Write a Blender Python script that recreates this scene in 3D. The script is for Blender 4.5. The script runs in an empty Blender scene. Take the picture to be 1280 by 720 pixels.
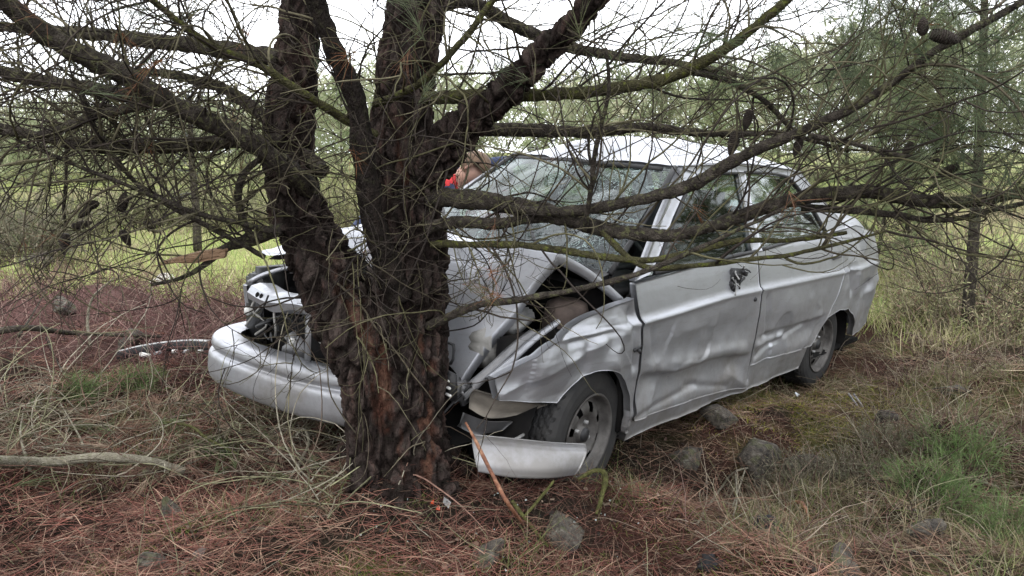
import bpy, bmesh, math, random
import numpy as np
from mathutils import Matrix, Vector, noise as mnoise
random.seed(7)
RNG = np.random.default_rng(11)
scene = bpy.context.scene
COL = scene.collection
R_ = math.radians

# ---------------------------------------------------------------- camera
CAM = np.array([0.0, 0.0, 1.41])
FPX = 924.0 / 1280.0                      # focal length in picture widths
cam_data = bpy.data.cameras.new('camera')
cam_data.sensor_width = 36.0
cam_data.lens = 36.0 * FPX
cam_data.clip_start = 0.05
cam_data.clip_end = 2000.0
cam_data.dof.use_dof = True
cam_data.dof.focus_distance = 3.1
cam_data.dof.aperture_fstop = 9.0
cam = bpy.data.objects.new('camera', cam_data)
cam.location = CAM
cam.rotation_euler = (R_(80.0), 0.0, 0.0)
COL.objects.link(cam)
scene.camera = cam

# ---------------------------------------------------------------- light
world = bpy.data.worlds.new('World')
scene.world = world
world.use_nodes = True
wn, wl = world.node_tree.nodes, world.node_tree.links
wn.clear()
SUN_ELEV, SUN_ROT = R_(52.0), R_(200.0)
w_out = wn.new('ShaderNodeOutputWorld')
w_bg = wn.new('ShaderNodeBackground')
w_sky = wn.new('ShaderNodeTexSky')
w_sky.sky_type = 'NISHITA'
w_sky.sun_disc = False
w_sky.sun_elevation = SUN_ELEV
w_sky.sun_rotation = SUN_ROT
w_sky.air_density = 1.0
w_sky.dust_density = 3.0
w_sky.ozone_density = 1.0
# overcast: a grey cloud deck covers nearly all of the clear sky
w_tc = wn.new('ShaderNodeTexCoord')
w_map = wn.new('ShaderNodeMapping')
w_map.inputs['Scale'].default_value = (1.0, 1.0, 2.6)
w_noise = wn.new('ShaderNodeTexNoise')
w_noise.inputs['Scale'].default_value = 2.2
w_noise.inputs['Detail'].default_value = 6.0
w_ramp = wn.new('ShaderNodeValToRGB')
w_ramp.color_ramp.elements[0].position = 0.30
w_ramp.color_ramp.elements[0].color = (12.4, 12.8, 13.6, 1)
w_ramp.color_ramp.elements[1].position = 0.72
w_ramp.color_ramp.elements[1].color = (16.4, 16.5, 16.9, 1)
w_mix = wn.new('ShaderNodeMix')
w_mix.data_type = 'RGBA'
w_mix.inputs[0].default_value = 0.88
wl.new(w_tc.outputs['Generated'], w_map.inputs['Vector'])
wl.new(w_map.outputs['Vector'], w_noise.inputs['Vector'])
wl.new(w_noise.outputs['Fac'], w_ramp.inputs['Fac'])
wl.new(w_sky.outputs['Color'], w_mix.inputs[6])
wl.new(w_ramp.outputs['Color'], w_mix.inputs[7])
wl.new(w_mix.outputs[2], w_bg.inputs['Color'])
w_bg.inputs['Strength'].default_value = 0.12
wl.new(w_bg.outputs['Background'], w_out.inputs['Surface'])

sun_data = bpy.data.lights.new('sun', 'SUN')
sun_data.energy = 1.2
sun_data.angle = R_(28.0)
sun_data.color = (1.0, 0.97, 0.92)
sun = bpy.data.objects.new('sun', sun_data)
# pointed so that the light comes from the same direction as the sky's sun
sd = Vector((math.sin(SUN_ROT) * math.cos(SUN_ELEV), math.cos(SUN_ROT) * math.cos(SUN_ELEV), math.sin(SUN_ELEV)))
sun.rotation_euler = sd.to_track_quat('Z', 'Y').to_euler()
sun.location = (0, 0, 20)
COL.objects.link(sun)

vs = scene.view_settings
vs.view_transform = 'Standard'
vs.look = 'None'
vs.gamma = 1.0
vs.use_curve_mapping = False
vs.exposure = 0.95
scene.cycles.max_bounces = 6
scene.cycles.transparent_max_bounces = 12
scene.cycles.use_denoising = True

# ---------------------------------------------------------------- numpy helpers
_ct, _st = math.cos(R_(10)), math.sin(R_(10))

def at(px, py, Y):
    """World point of a spot of the photograph (1280x720) at the real distance Y in front of the camera."""
    a, b = (px - 640) / 924.0, (360 - py) / 924.0
    v = np.array([a, _ct + _st * b, -_st + _ct * b])
    return CAM + v * (Y / v[1])

def _hash(i, j, k, s):
    h = (i * 374761393 + j * 668265263 + k * 2147483647 + s * 974634181) & 0xffffffff
    h = ((h ^ (h >> 13)) * 1274126177) & 0xffffffff
    h = (h ^ (h >> 16)) & 0xffffffff
    h = (h * 2246822519) & 0xffffffff
    return ((h ^ (h >> 15)) & 0xffffff) / float(0xffffff)

def vnoise(p, s=0):
    p = np.asarray(p, float)
    i = np.floor(p).astype(np.int64)
    f = p - i
    f = f * f * (3 - 2 * f)
    x, y, z = i[..., 0], i[..., 1], i[..., 2]
    r = 0
    for dx in (0, 1):
        wx = f[..., 0] if dx else 1 - f[..., 0]
        for dy in (0, 1):
            wy = f[..., 1] if dy else 1 - f[..., 1]
            for dz in (0, 1):
                wz = f[..., 2] if dz else 1 - f[..., 2]
                r = r + wx * wy * wz * _hash(x + dx, y + dy, z + dz, s)
    return r

def fbm(p, oct=4, s=0):
    p = np.asarray(p, float)
    a, r, t = 0.5, 0, 0
    for o in range(oct):
        r = r + a * vnoise(p * (2.03 ** o) + 17.3 * o, s + o)
        t += a
        a *= 0.5
    return r / t

def worley(p, s=0):
    """F1, F2 and a cell id."""
    i = np.floor(p).astype(np.int64)
    f1 = np.full(len(p), 9.0); f2 = np.full(len(p), 9.0); cid = np.zeros(len(p))
    for dx in (-1, 0, 1):
        for dy in (-1, 0, 1):
            for dz in (-1, 0, 1):
                c = i + np.array([dx, dy, dz])
                q = np.stack([_hash(c[:, 0], c[:, 1], c[:, 2], s + k) for k in (1, 2, 3)], 1) + c
                d = np.linalg.norm(p - q, axis=1)
                b = d < f1
                f2 = np.where(b, f1, np.minimum(f2, d))
                cid = np.where(b, _hash(c[:, 0], c[:, 1], c[:, 2], s + 9), cid)
                f1 = np.where(b, d, f1)
    return f1, f2, cid

def sstep(a, b, x):
    t = np.clip((np.asarray(x, float) - a) / (b - a), 0, 1)
    return t * t * (3 - 2 * t)

def unit(v):
    return v / np.maximum(np.linalg.norm(v, axis=-1, keepdims=True), 1e-9)

def np_mesh(name, V, F, mats, cols=None, smooth=True, midx=None, attrs=None):
    """Mesh from arrays; F is one (n,3|4) array or a list of them."""
    Fs = F if isinstance(F, list) else [F]
    Fs = [np.asarray(f, np.int32) for f in Fs if len(f)]
    me = bpy.data.meshes.new(name)
    V = np.asarray(V, np.float32)
    me.vertices.add(len(V))
    me.vertices.foreach_set('co', V.ravel())
    loops = np.concatenate([f.ravel() for f in Fs])
    tot = np.concatenate([np.full(len(f), f.shape[1], np.int32) for f in Fs])
    start = np.concatenate([[0], np.cumsum(tot)[:-1]]).astype(np.int32)
    me.loops.add(len(loops))
    me.loops.foreach_set('vertex_index', loops)
    me.polygons.add(len(tot))
    me.polygons.foreach_set('loop_start', start)
    me.polygons.foreach_set('loop_total', tot)
    me.polygons.foreach_set('use_smooth', np.full(len(tot), bool(smooth)))
    if midx is not None:
        me.polygons.foreach_set('material_index', np.asarray(midx, np.int32))
    me.update(calc_edges=True)
    me.validate()
    for m in (mats if isinstance(mats, (list, tuple)) else [mats]):
        me.materials.append(m)
    if cols is not None:
        a = me.color_attributes.new('Col', 'FLOAT_COLOR', 'POINT')
        c = np.ones((len(V), 4), np.float32)
        c[:, :3] = cols
        a.data.foreach_set('color', c.ravel())
    for k, arr in (attrs or {}).items():
        a = me.attributes.new(k, 'FLOAT', 'POINT')
        a.data.foreach_set('value', np.asarray(arr, np.float32))
    return me

def put(name, me, parent=None, label=None, cat=None, group=None, kind=None, loc=None):
    o = bpy.data.objects.new(name, me)
    COL.objects.link(o)
    if parent is not None:
        o.parent = parent
    if loc is not None:
        o.location = loc
    if label: o['label'] = label
    if cat: o['category'] = cat
    if group: o['group'] = group
    if kind: o['kind'] = kind
    return o

def empty(name, label, cat, loc=(0, 0, 0), group=None):
    o = put(name, None, None, label, cat, group)
    o.location = loc
    o.empty_display_size = 0.1
    return o

def tubes(P, Rr, sides=4, cap=True):
    """P (N,S,3), Rr (N,S) -> verts, quads (numpy). Ends close by their own small radius."""
    P = np.asarray(P, float); Rr = np.asarray(Rr, float)
    N, S, _ = P.shape
    T = unit(np.gradient(P, axis=1))
    mean = unit(P[:, -1] - P[:, 0] + 1e-6)
    ref = np.where(np.abs(mean[:, 2:3]) < 0.8, np.array([[0, 0, 1.0]]), np.array([[1.0, 0.2, 0]]))
    ref = np.repeat(ref[:, None, :], S, 1)
    A = unit(np.cross(T, ref) + 1e-7)
    B = np.cross(T, A)
    ang = np.arange(sides) * 2 * math.pi / sides
    V = P[:, :, None, :] + Rr[:, :, None, None] * (np.cos(ang)[None, None, :, None] * A[:, :, None, :] + np.sin(ang)[None, None, :, None] * B[:, :, None, :])
    idx = np.arange(N * S * sides).reshape(N, S, sides)
    a = idx[:, :-1, :]; b = idx[:, 1:, :]
    Q = np.stack([a, np.roll(a, -1, 2), np.roll(b, -1, 2), b], -1).reshape(-1, 4)
    F = [Q]
    if cap and sides == 4:
        F.append(idx[:, 0, ::-1].reshape(-1, 4)); F.append(idx[:, -1, :].reshape(-1, 4))
    elif cap and sides == 3:
        F.append(idx[:, 0, ::-1].reshape(-1, 3)); F.append(idx[:, -1, :].reshape(-1, 3))
    elif cap:
        F.append(idx[:, 0, ::-1].reshape(-1, sides)); F.append(idx[:, -1, :].reshape(-1, sides))
    return V.reshape(-1, 3), F

def spline(pts, n):
    """Catmull-Rom through rows of pts (any number of columns), n samples by chord length."""
    p = np.asarray(pts, float)
    if len(p) == 2:
        return p[0] + (p[1] - p[0]) * np.linspace(0, 1, n)[:, None]
    d = np.concatenate([[0], np.cumsum(np.linalg.norm(np.diff(p[:, :3], axis=0), axis=1))])
    q = np.vstack([2 * p[0] - p[1], p, 2 * p[-1] - p[-2]])
    out = []
    for s in np.linspace(0, d[-1], n):
        i = min(np.searchsorted(d, s, 'right') - 1, len(p) - 2)
        u = (s - d[i]) / max(d[i + 1] - d[i], 1e-9)
        a, b, c, e = q[i], q[i + 1], q[i + 2], q[i + 3]
        out.append(0.5 * ((2 * b) + (c - a) * u + (2 * a - 5 * b + 4 * c - e) * u * u + (3 * b - a - 3 * c + e) * u ** 3))
    return np.array(out)

def rand_unit(n, rng=RNG):
    v = rng.normal(size=(n, 3))
    return unit(v)

def grow(p0, d0, S, length, curl, rng=RNG, wob=0.12, grav=0.0):
    """Curved twigs: each turns steadily about its own axis, with a little wobble."""
    N = len(p0)
    P = np.empty((N, S, 3)); P[:, 0] = p0
    d = unit(d0)
    ax = unit(np.cross(d, rand_unit(N, rng)))
    step = (length / (S - 1))[:, None]
    for k in range(1, S):
        d = unit(d + np.cross(ax, d) * (curl / (S - 1))[:, None] + rng.normal(size=(N, 3)) * wob / math.sqrt(S) + np.array([0, 0, grav / S]))
        P[:, k] = P[:, k - 1] + d * step
    return P

def blades(base, dirs, length, width, bend, rng=RNG):
    """Thin two-piece blades: base (N,3), dirs unit, bend (N,3) pulls the tip. 5 verts: quad + tri."""
    N = len(base)
    side = unit(np.cross(dirs, rand_unit(N, rng))) * (width * 0.5)[:, None]
    mid = base + dirs * (length * 0.55)[:, None] + bend * 0.3
    tip = base + dirs * length[:, None] + bend
    V = np.stack([base - side, base + side, mid + side * 0.85, mid - side * 0.85, tip], 1).reshape(-1, 3)
    b = np.arange(N)[:, None] * 5
    return V, [b + np.array([[0, 1, 2, 3]]), b + np.array([[3, 2, 4]])]

class Acc:
    """Collects arrays into one mesh."""
    def __init__(self):
        self.V, self.F3, self.F4, self.C, self.Fn, self.n = [], [], [], [], [], 0
    def add(self, V, F, C=None):
        V = np.asarray(V, float)
        for f in (F if isinstance(F, list) else [F]):
            f = np.asarray(f) + self.n
            if f.shape[1] == 3: self.F3.append(f)
            elif f.shape[1] == 4: self.F4.append(f)
            else: self.Fn.append(f)
        self.V.append(V)
        if C is not None:
            C = np.asarray(C, float)
            if C.ndim == 1: C = np.repeat(C[None], len(V), 0)
            self.C.append(C)
        self.n += len(V)
    def mesh(self, name, mat, smooth=True):
        Fs = []
        if self.F4: Fs.append(np.concatenate(self.F4))
        if self.F3: Fs.append(np.concatenate(self.F3))
        Fs += self.Fn
        return np_mesh(name, np.concatenate(self.V), Fs, mat, np.concatenate(self.C) if self.C else None, smooth)

def box(c, s, rot=None):
    """Box verts/quads: centre c, full size s."""
    v = np.array([[x, y, z] for x in (-.5, .5) for y in (-.5, .5) for z in (-.5, .5)]) * np.asarray(s, float)
    if rot is not None:
        v = v @ np.asarray(rot).T
    f = np.array([[0, 1, 3, 2], [4, 6, 7, 5], [0, 4, 5, 1], [2, 3, 7, 6], [0, 2, 6, 4], [1, 5, 7, 3]])
    return v + np.asarray(c, float), f

# ---------------------------------------------------------------- materials
def nodes_of(name):
    m = bpy.data.materials.new(name)
    m.use_nodes = True
    nt = m.node_tree
    return m, nt.nodes, nt.links, nt.nodes['Principled BSDF']

def mat(name, ramp, scale=6.0, detail=6.0, rough=0.75, metal=0.0, bump=0.0, bump_scale=None, stretch=(1, 1, 1), rough2=None, spec=0.4, coat=0.0, dist=0.01):
    """Noise-coloured material; ramp is [(pos, (r,g,b)), ...]."""
    m, n, l, b = nodes_of(name)
    tc = n.new('ShaderNodeTexCoord'); mp = n.new('ShaderNodeMapping')
    mp.inputs['Scale'].default_value = stretch
    l.new(tc.outputs['Object'], mp.inputs['Vector'])
    nz = n.new('ShaderNodeTexNoise'); nz.inputs['Scale'].default_value = scale; nz.inputs['Detail'].default_value = detail
    nz.inputs['Roughness'].default_value = 0.62
    l.new(mp.outputs['Vector'], nz.inputs['Vector'])
    cr = n.new('ShaderNodeValToRGB')
    e = cr.color_ramp.elements
    while len(e) < len(ramp): e.new(0.5)
    for k, (p, c) in enumerate(ramp):
        e[k].position = p; e[k].color = (*c, 1)
    l.new(nz.outputs['Fac'], cr.inputs['Fac'])
    l.new(cr.outputs['Color'], b.inputs['Base Color'])
    b.inputs['Roughness'].default_value = rough
    b.inputs['Metallic'].default_value = metal
    b.inputs['Specular IOR Level'].default_value = spec
    b.inputs['Coat Weight'].default_value = coat
    if rough2 is not None:
        mr = n.new('ShaderNodeMapRange')
        mr.inputs['From Min'].default_value = 0.3; mr.inputs['From Max'].default_value = 0.7
        mr.inputs['To Min'].default_value = rough; mr.inputs['To Max'].default_value = rough2
        l.new(nz.outputs['Fac'], mr.inputs['Value']); l.new(mr.outputs['Result'], b.inputs['Roughness'])
    if bump:
        n2 = n.new('ShaderNodeTexNoise'); n2.inputs['Scale'].default_value = bump_scale or scale * 4; n2.inputs['Detail'].default_value = 8
        l.new(mp.outputs['Vector'], n2.inputs['Vector'])
        bp = n.new('ShaderNodeBump'); bp.inputs['Strength'].default_value = bump; bp.inputs['Distance'].default_value = dist
        l.new(n2.outputs['Fac'], bp.inputs['Height']); l.new(bp.outputs['Normal'], b.inputs['Normal'])
    return m

def attr_mat(name, rough=0.8, var=0.25, scale=30.0, trans=0.0, spec=0.25, bump=0.0, bump_scale=60.0, mul=1.0):
    """Colour from the mesh's own colour attribute (each blade, stem or patch has its own colour)."""
    m, n, l, b = nodes_of(name)
    a = n.new('ShaderNodeVertexColor'); a.layer_name = 'Col'
    tc = n.new('ShaderNodeTexCoord')
    nz = n.new('ShaderNodeTexNoise'); nz.inputs['Scale'].default_value = scale; nz.inputs['Detail'].default_value = 5
    l.new(tc.outputs['Object'], nz.inputs['Vector'])
    mr = n.new('ShaderNodeMapRange')
    mr.inputs['From Min'].default_value = 0.25; mr.inputs['From Max'].default_value = 0.75
    mr.inputs['To Min'].default_value = (1 - var) * mul; mr.inputs['To Max'].default_value = (1 + var) * mul
    l.new(nz.outputs['Fac'], mr.inputs['Value'])
    mx = n.new('ShaderNodeVectorMath'); mx.operation = 'SCALE'
    l.new(a.outputs['Color'], mx.inputs[0]); l.new(mr.outputs['Result'], mx.inputs['Scale'])
    l.new(mx.outputs['Vector'], b.inputs['Base Color'])
    b.inputs['Roughness'].default_value = rough
    b.inputs['Specular IOR Level'].default_value = spec
    if bump:
        n2 = n.new('ShaderNodeTexNoise'); n2.inputs['Scale'].default_value = bump_scale; n2.inputs['Detail'].default_value = 8
        l.new(tc.outputs['Object'], n2.inputs['Vector'])
        bp = n.new('ShaderNodeBump'); bp.inputs['Strength'].default_value = bump; bp.inputs['Distance'].default_value = 0.02
        l.new(n2.outputs['Fac'], bp.inputs['Height']); l.new(bp.outputs['Normal'], b.inputs['Normal'])
    if trans:
        out = n['Material Output']
        t = n.new('ShaderNodeBsdfTranslucent'); l.new(mx.outputs['Vector'], t.inputs['Color'])
        ms = n.new('ShaderNodeMixShader'); ms.inputs[0].default_value = trans
        l.new(b.outputs['BSDF'], ms.inputs[1]); l.new(t.outputs['BSDF'], ms.inputs[2])
        l.new(ms.outputs['Shader'], out.inputs['Surface'])
    return m

M_GROUND = attr_mat('forest_floor', rough=0.95, var=0.45, spec=0.04, scale=55.0, bump=0.9, bump_scale=70.0)
M_LITTER = attr_mat('needle_litter', rough=0.75, var=0.3, scale=8.0, spec=0.12)
M_LEAF = attr_mat('green_blades', rough=0.6, var=0.25, scale=6.0, trans=0.4, spec=0.15)
M_TWIG = attr_mat('twig_bark', rough=0.85, var=0.4, scale=40.0, spec=0.08)
M_SILVER = None

# ---------------------------------------------------------------- ground
CAR_C, CAR_F, CAR_L = (0.56, 4.29), (-0.6935, -0.7198), (0.7178, -0.694)
def ground_z(x, y):
    x = np.asarray(x, float); y = np.asarray(y, float)
    p = np.stack([x, y, np.zeros_like(x)], -1)
    g = lambda cx, cy, rx, ry, a: a * np.exp(-(((x - cx) / rx) ** 2 + ((y - cy) / ry) ** 2))
    near = 1 - sstep(7, 14, y)
    z = 0.10 * (fbm(p * 0.6, 3, 5) - 0.5) * 2 * (0.4 + 0.6 * near) + 0.075 * (fbm(p * 2.3, 3, 6) - 0.5) * 2 * near
    z = z + 0.045 * (fbm(p * 6.5, 3, 8) - 0.5) * 2 * near
    z = z + 0.16 * (1 - sstep(-1.1, 0.3, x)) * (1 - sstep(4.5, 7.5, y))            # left side stands higher
    z = z + g(-0.40, 2.40, 0.55, 0.42, 0.16)                                       # root mound
    z = z + g(0.28, 2.64, 0.34, 0.14, 0.15) + g(0.15, 2.45, 0.35, 0.15, 0.06)                                        # ground pushed up before the wheel
    z = z - g(0.25, 2.98, 0.25, 0.25, 0.035)                                        # rut of the wheel
    z = z - g(0.85, 3.15, 0.45, 0.30, 0.14)                                        # hollow beside the sill
    z = z + g(1.55, 3.85, 0.45, 0.22, 0.10) + g(1.15, 3.60, 0.20, 0.13, 0.13) - g(1.1, 3.30, 0.30, 0.14, 0.12)      # mossy bank
    rx, ry = x - CAR_C[0], y - CAR_C[1]
    u_, v_ = rx * CAR_F[0] + ry * CAR_F[1], rx * CAR_L[0] + ry * CAR_L[1]
    out = np.maximum(np.abs(u_) - 2.2, np.abs(v_) - 0.85)
    free = sstep(0.2, 1.1, out) * near * (1 - np.exp(-(((x + .4) / .7) ** 2 + ((y - 2.3) / .6) ** 2)))
    z = z + free * (0.5 * np.maximum(fbm(p * 1.5, 3, 61) - .47, 0) + 0.6 * np.maximum(fbm(p * 3.6, 2, 62) - .5, 0))
    z = z - g(1.93, 4.69, 0.40, 0.35, 0.13)
    z = z + g(2.9, 4.6, 0.7, 0.5, 0.03)
    z = z + 0.022 * np.maximum(y - 9, 0) + 0.002 * np.maximum(y - 9, 0) * (fbm(p * 0.15, 2, 3) - .5)
    z = z - 0.012 * np.maximum(y - 45, 0)
    return z

def zone(x, y):
    """Colours of the ground by what grows and lies there."""
    p = np.stack([x, y, np.zeros_like(x)], -1)
    n1 = fbm(p * 1.7, 4, 21); n2 = fbm(p * 5.0, 3, 31); n3 = fbm(p * 0.5, 3, 41)
    red = np.array([0.034, 0.018, 0.014]); soil = np.array([0.018, 0.014, 0.011]); moss = np.array([0.075, 0.078, 0.024])
    tan = np.array([0.15, 0.125, 0.075]); lush = np.array([0.22, 0.25, 0.09]); heath = np.array([0.085, 0.05, 0.045])
    L = lambda a, b, t: a + (b - a) * t[..., None]
    c = L(np.broadcast_to(red, p.shape), soil, sstep(0.42, 0.60, n1))
    right = sstep(0.5, 1.6, x) * (1 - sstep(7, 9, y))
    c = L(c, tan * 0.35, right * sstep(0.40, 0.62, n2) * 0.75)
    c = L(c, moss, sstep(0.58, 0.70, n2) * 0.25 * sstep(0.3, 1.5, x))
    bank = np.exp(-(((x - 1.6) / .6) ** 2 + ((y - 4.0) / .4) ** 2))
    c = L(c, moss * 1.1, np.clip(bank * 1.3, 0, 1) * sstep(0.40, 0.55, n2))
    fp = np.exp(-(((x + 0.42) / .16) ** 2 + ((y - 1.98) / .10) ** 2))
    c = L(c, moss * 1.2, np.clip(fp * 1.2, 0, 1))
    h = sstep(4.0, 4.8, y) * (1 - sstep(5.6, 6.8, y)) * (1 - sstep(-1.5, -0.6, x))
    c = L(c, heath, h)
    far = sstep(5.4, 7.0, y + 2.0 * (n3 - .5))
    c = L(c, L(np.broadcast_to(lush, p.shape), tan, sstep(0.42, 0.62, n3 * .5 + n1 * .5)), far)
    return c

def axis_warp(n, near, far):
    u = np.linspace(-1, 1, n)
    return near * u + (far - near) * np.sign(u) * np.abs(u) ** 7

gx = axis_warp(330, 4.5, 220.0)
gy = 3.6 + axis_warp(330, 4.0, 300.0)
GX, GY = np.meshgrid(gx, gy)
GZ = ground_z(GX, GY)
idx = np.arange(GX.size).reshape(GX.shape)
Q = np.stack([idx[:-1, :-1], idx[:-1, 1:], idx[1:, 1:], idx[1:, :-1]], -1).reshape(-1, 4)
put('ground', np_mesh('ground', np.stack([GX, GY, GZ], -1).reshape(-1, 3), Q, M_GROUND, zone(GX, GY).reshape(-1, 3)), kind='structure')

def on_ground(x, y, up=0.0):
    return np.stack([x, y, ground_z(x, y) + up], -1)

def scatter(n, x0, x1, y0, y1, dens=None, rng=RNG):
    x = rng.uniform(x0, x1, n); y = rng.uniform(y0, y1, n)
    keep = np.abs(x) < 0.78 * y + 0.5
    if dens is not None:
        keep &= rng.random(n) < dens(x, y)
    return x[keep], y[keep]

def pick(n, cols, rng=RNG, spread=0.25):
    c = np.asarray(cols)[rng.integers(0, len(cols), n)]
    return c * rng.uniform(1 - spread, 1 + spread, (n, 1))

def pn(x, y, sc, s):
    return fbm(np.stack([x, y, 0 * x], -1) * sc, 3, s)

# fallen needles
x, y = scatter(260000, -3.6, 4.6, 1.5, 5.2, lambda x, y: np.clip(2.2 / y, 0, 1) ** 1.5 * np.clip(0.45 + 1.6 * (pn(x, y, 2.5, 55) - .25), 0.40, 1))
n = len(x)
a = RNG.uniform(0, 2 * math.pi, n); tl = RNG.normal(0.12, 0.28, n)
d = unit(np.stack([np.cos(a), np.sin(a), tl], -1))
ln = RNG.uniform(0.06, 0.16, n)
V, F = blades(on_ground(x, y, 0.004 + 0.02 * RNG.random(n)), d, ln, RNG.uniform(0.0013, 0.0024, n), np.stack([RNG.normal(0, .012, n), RNG.normal(0, .012, n), -np.abs(RNG.normal(0, .012, n))], -1))
c = pick(n, [(0.145, 0.058, 0.045), (0.105, 0.046, 0.037), (0.18, 0.095, 0.07), (0.08, 0.042, 0.035), (0.24, 0.16, 0.115)])
rt = sstep(0.4, 1.6, x)[:, None] * RNG.random((n, 1))
c = c * (1 - rt) + rt * pick(n, [(0.24, 0.20, 0.13), (0.18, 0.16, 0.10), (0.30, 0.26, 0.18), (0.15, 0.10, 0.07)])
q1, q2 = pn(x, y, 1.6, 57), pn(x, y, 3.7, 58)
c = c * (0.65 + 0.65 * sstep(0.32, 0.62, q2))[:, None]
st = (sstep(0.46, 0.62, q1) * sstep(-1.2, 0.2, x) * 0.8)[:, None] * (RNG.random((n, 1)) < .7)
c = c * (1 - st) + st * pick(n, [(0.17, 0.13, 0.085), (0.12, 0.095, 0.065), (0.23, 0.19, 0.13), (0.08, 0.055, 0.04)])
put('needle_litter', np_mesh('needle_litter', V, F, M_LITTER, np.repeat(c, 5, 0), False), label='reddish brown fallen pine needles covering the forest floor', cat='needle litter', kind='stuff')

# ---------------------------------------------------------------- car materials
def paint_mat():
    m, n, l, b = nodes_of('silver_paint')
    tc = n.new('ShaderNodeTexCoord')
    big = n.new('ShaderNodeTexNoise'); big.inputs['Scale'].default_value = 4.0; big.inputs['Detail'].default_value = 9; big.inputs['Roughness'].default_value = 0.68
    l.new(tc.outputs['Object'], big.inputs['Vector'])
    sep = n.new('ShaderNodeSeparateXYZ'); l.new(tc.outputs['Object'], sep.inputs['Vector'])
    h = n.new('ShaderNodeMapRange'); h.inputs['From Min'].default_value = 0.75; h.inputs['From Max'].default_value = 0.15
    h.inputs['To Min'].default_value = -0.07; h.inputs['To Max'].default_value = 0.27
    l.new(sep.outputs['Z'], h.inputs['Value'])
    ad = n.new('ShaderNodeMath'); ad.operation = 'ADD'
    l.new(big.outputs['Fac'], ad.inputs[0]); l.new(h.outputs['Result'], ad.inputs[1])
    cr = n.new('ShaderNodeValToRGB'); e = cr.color_ramp.elements
    e[0].position = 0.50; e[0].color = (0, 0, 0, 1); e[1].position = 0.80; e[1].color = (0.75, 0.75, 0.75, 1)
    l.new(ad.outputs['Value'], cr.inputs['Fac'])
    # fine vertical scratches and smears left by the dirt
    mp = n.new('ShaderNodeMapping'); mp.inputs['Scale'].default_value = (3.0, 3.0, 22.0); mp.inputs['Rotation'].default_value = (0, 0.14, 0)
    l.new(tc.outputs['Object'], mp.inputs['Vector'])
    sc = n.new('ShaderNodeTexNoise'); sc.inputs['Scale'].default_value = 3.0; sc.inputs['Detail'].default_value = 8; sc.inputs['Roughness'].default_value = .75
    l.new(mp.outputs['Vector'], sc.inputs['Vector'])
    sr = n.new('ShaderNodeMapRange'); sr.inputs['From Min'].default_value = 0.52; sr.inputs['From Max'].default_value = 0.72; sr.inputs['To Max'].default_value = 0.35
    l.new(sc.outputs['Fac'], sr.inputs['Value'])
    mxf = n.new('ShaderNodeMath'); mxf.operation = 'MAXIMUM'
    l.new(cr.outputs['Color'], mxf.inputs[0]); l.new(sr.outputs['Result'], mxf.inputs[1])
    mix = n.new('ShaderNodeMix'); mix.data_type = 'RGBA'
    mix.inputs[6].default_value = (0.385, 0.395, 0.425, 1); mix.inputs[7].default_value = (0.20, 0.185, 0.165, 1)
    l.new(mxf.outputs['Value'], mix.inputs[0])
    # bark scuffs and scrapes down to the primer
    m3 = n.new('ShaderNodeMapping'); m3.inputs['Scale'].default_value = (2.0, 2.0, 9.0); m3.inputs['Rotation'].default_value = (0.2, -0.25, 0)
    l.new(tc.outputs['Object'], m3.inputs['Vector'])
    s3 = n.new('ShaderNodeTexNoise'); s3.inputs['Scale'].default_value = 4.5; s3.inputs['Detail'].default_value = 12; s3.inputs['Roughness'].default_value = .8
    l.new(m3.outputs['Vector'], s3.inputs['Vector'])
    r3 = n.new('ShaderNodeMapRange'); r3.inputs['From Min'].default_value = 0.645; r3.inputs['From Max'].default_value = 0.675; r3.inputs['To Max'].default_value = 0.85
    l.new(s3.outputs['Fac'], r3.inputs['Value'])
    mx3 = n.new('ShaderNodeMix'); mx3.data_type = 'RGBA'; mx3.inputs[7].default_value = (0.085, 0.07, 0.058, 1)
    l.new(r3.outputs['Result'], mx3.inputs[0]); l.new(mix.outputs[2], mx3.inputs[6])
    l.new(mx3.outputs[2], b.inputs['Base Color'])
    b.inputs['Metallic'].default_value = 0.70
    rr = n.new('ShaderNodeMapRange'); rr.inputs['To Min'].default_value = 0.40; rr.inputs['To Max'].default_value = 0.72
    l.new(mxf.outputs['Value'], rr.inputs['Value']); l.new(rr.outputs['Result'], b.inputs['Roughness'])
    b.inputs['Coat Weight'].default_value = 0.15; b.inputs['Coat Roughness'].default_value = 0.2
    n2 = n.new('ShaderNodeTexNoise'); n2.inputs['Scale'].default_value = 14.0; n2.inputs['Detail'].default_value = 4
    l.new(tc.outputs['Object'], n2.inputs['Vector'])
    bp = n.new('ShaderNodeBump'); bp.inputs['Strength'].default_value = 0.35; bp.inputs['Distance'].default_value = 0.006
    l.new(n2.outputs['Fac'], bp.inputs['Height']); l.new(bp.outputs['Normal'], b.inputs['Normal'])
    return m

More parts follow.
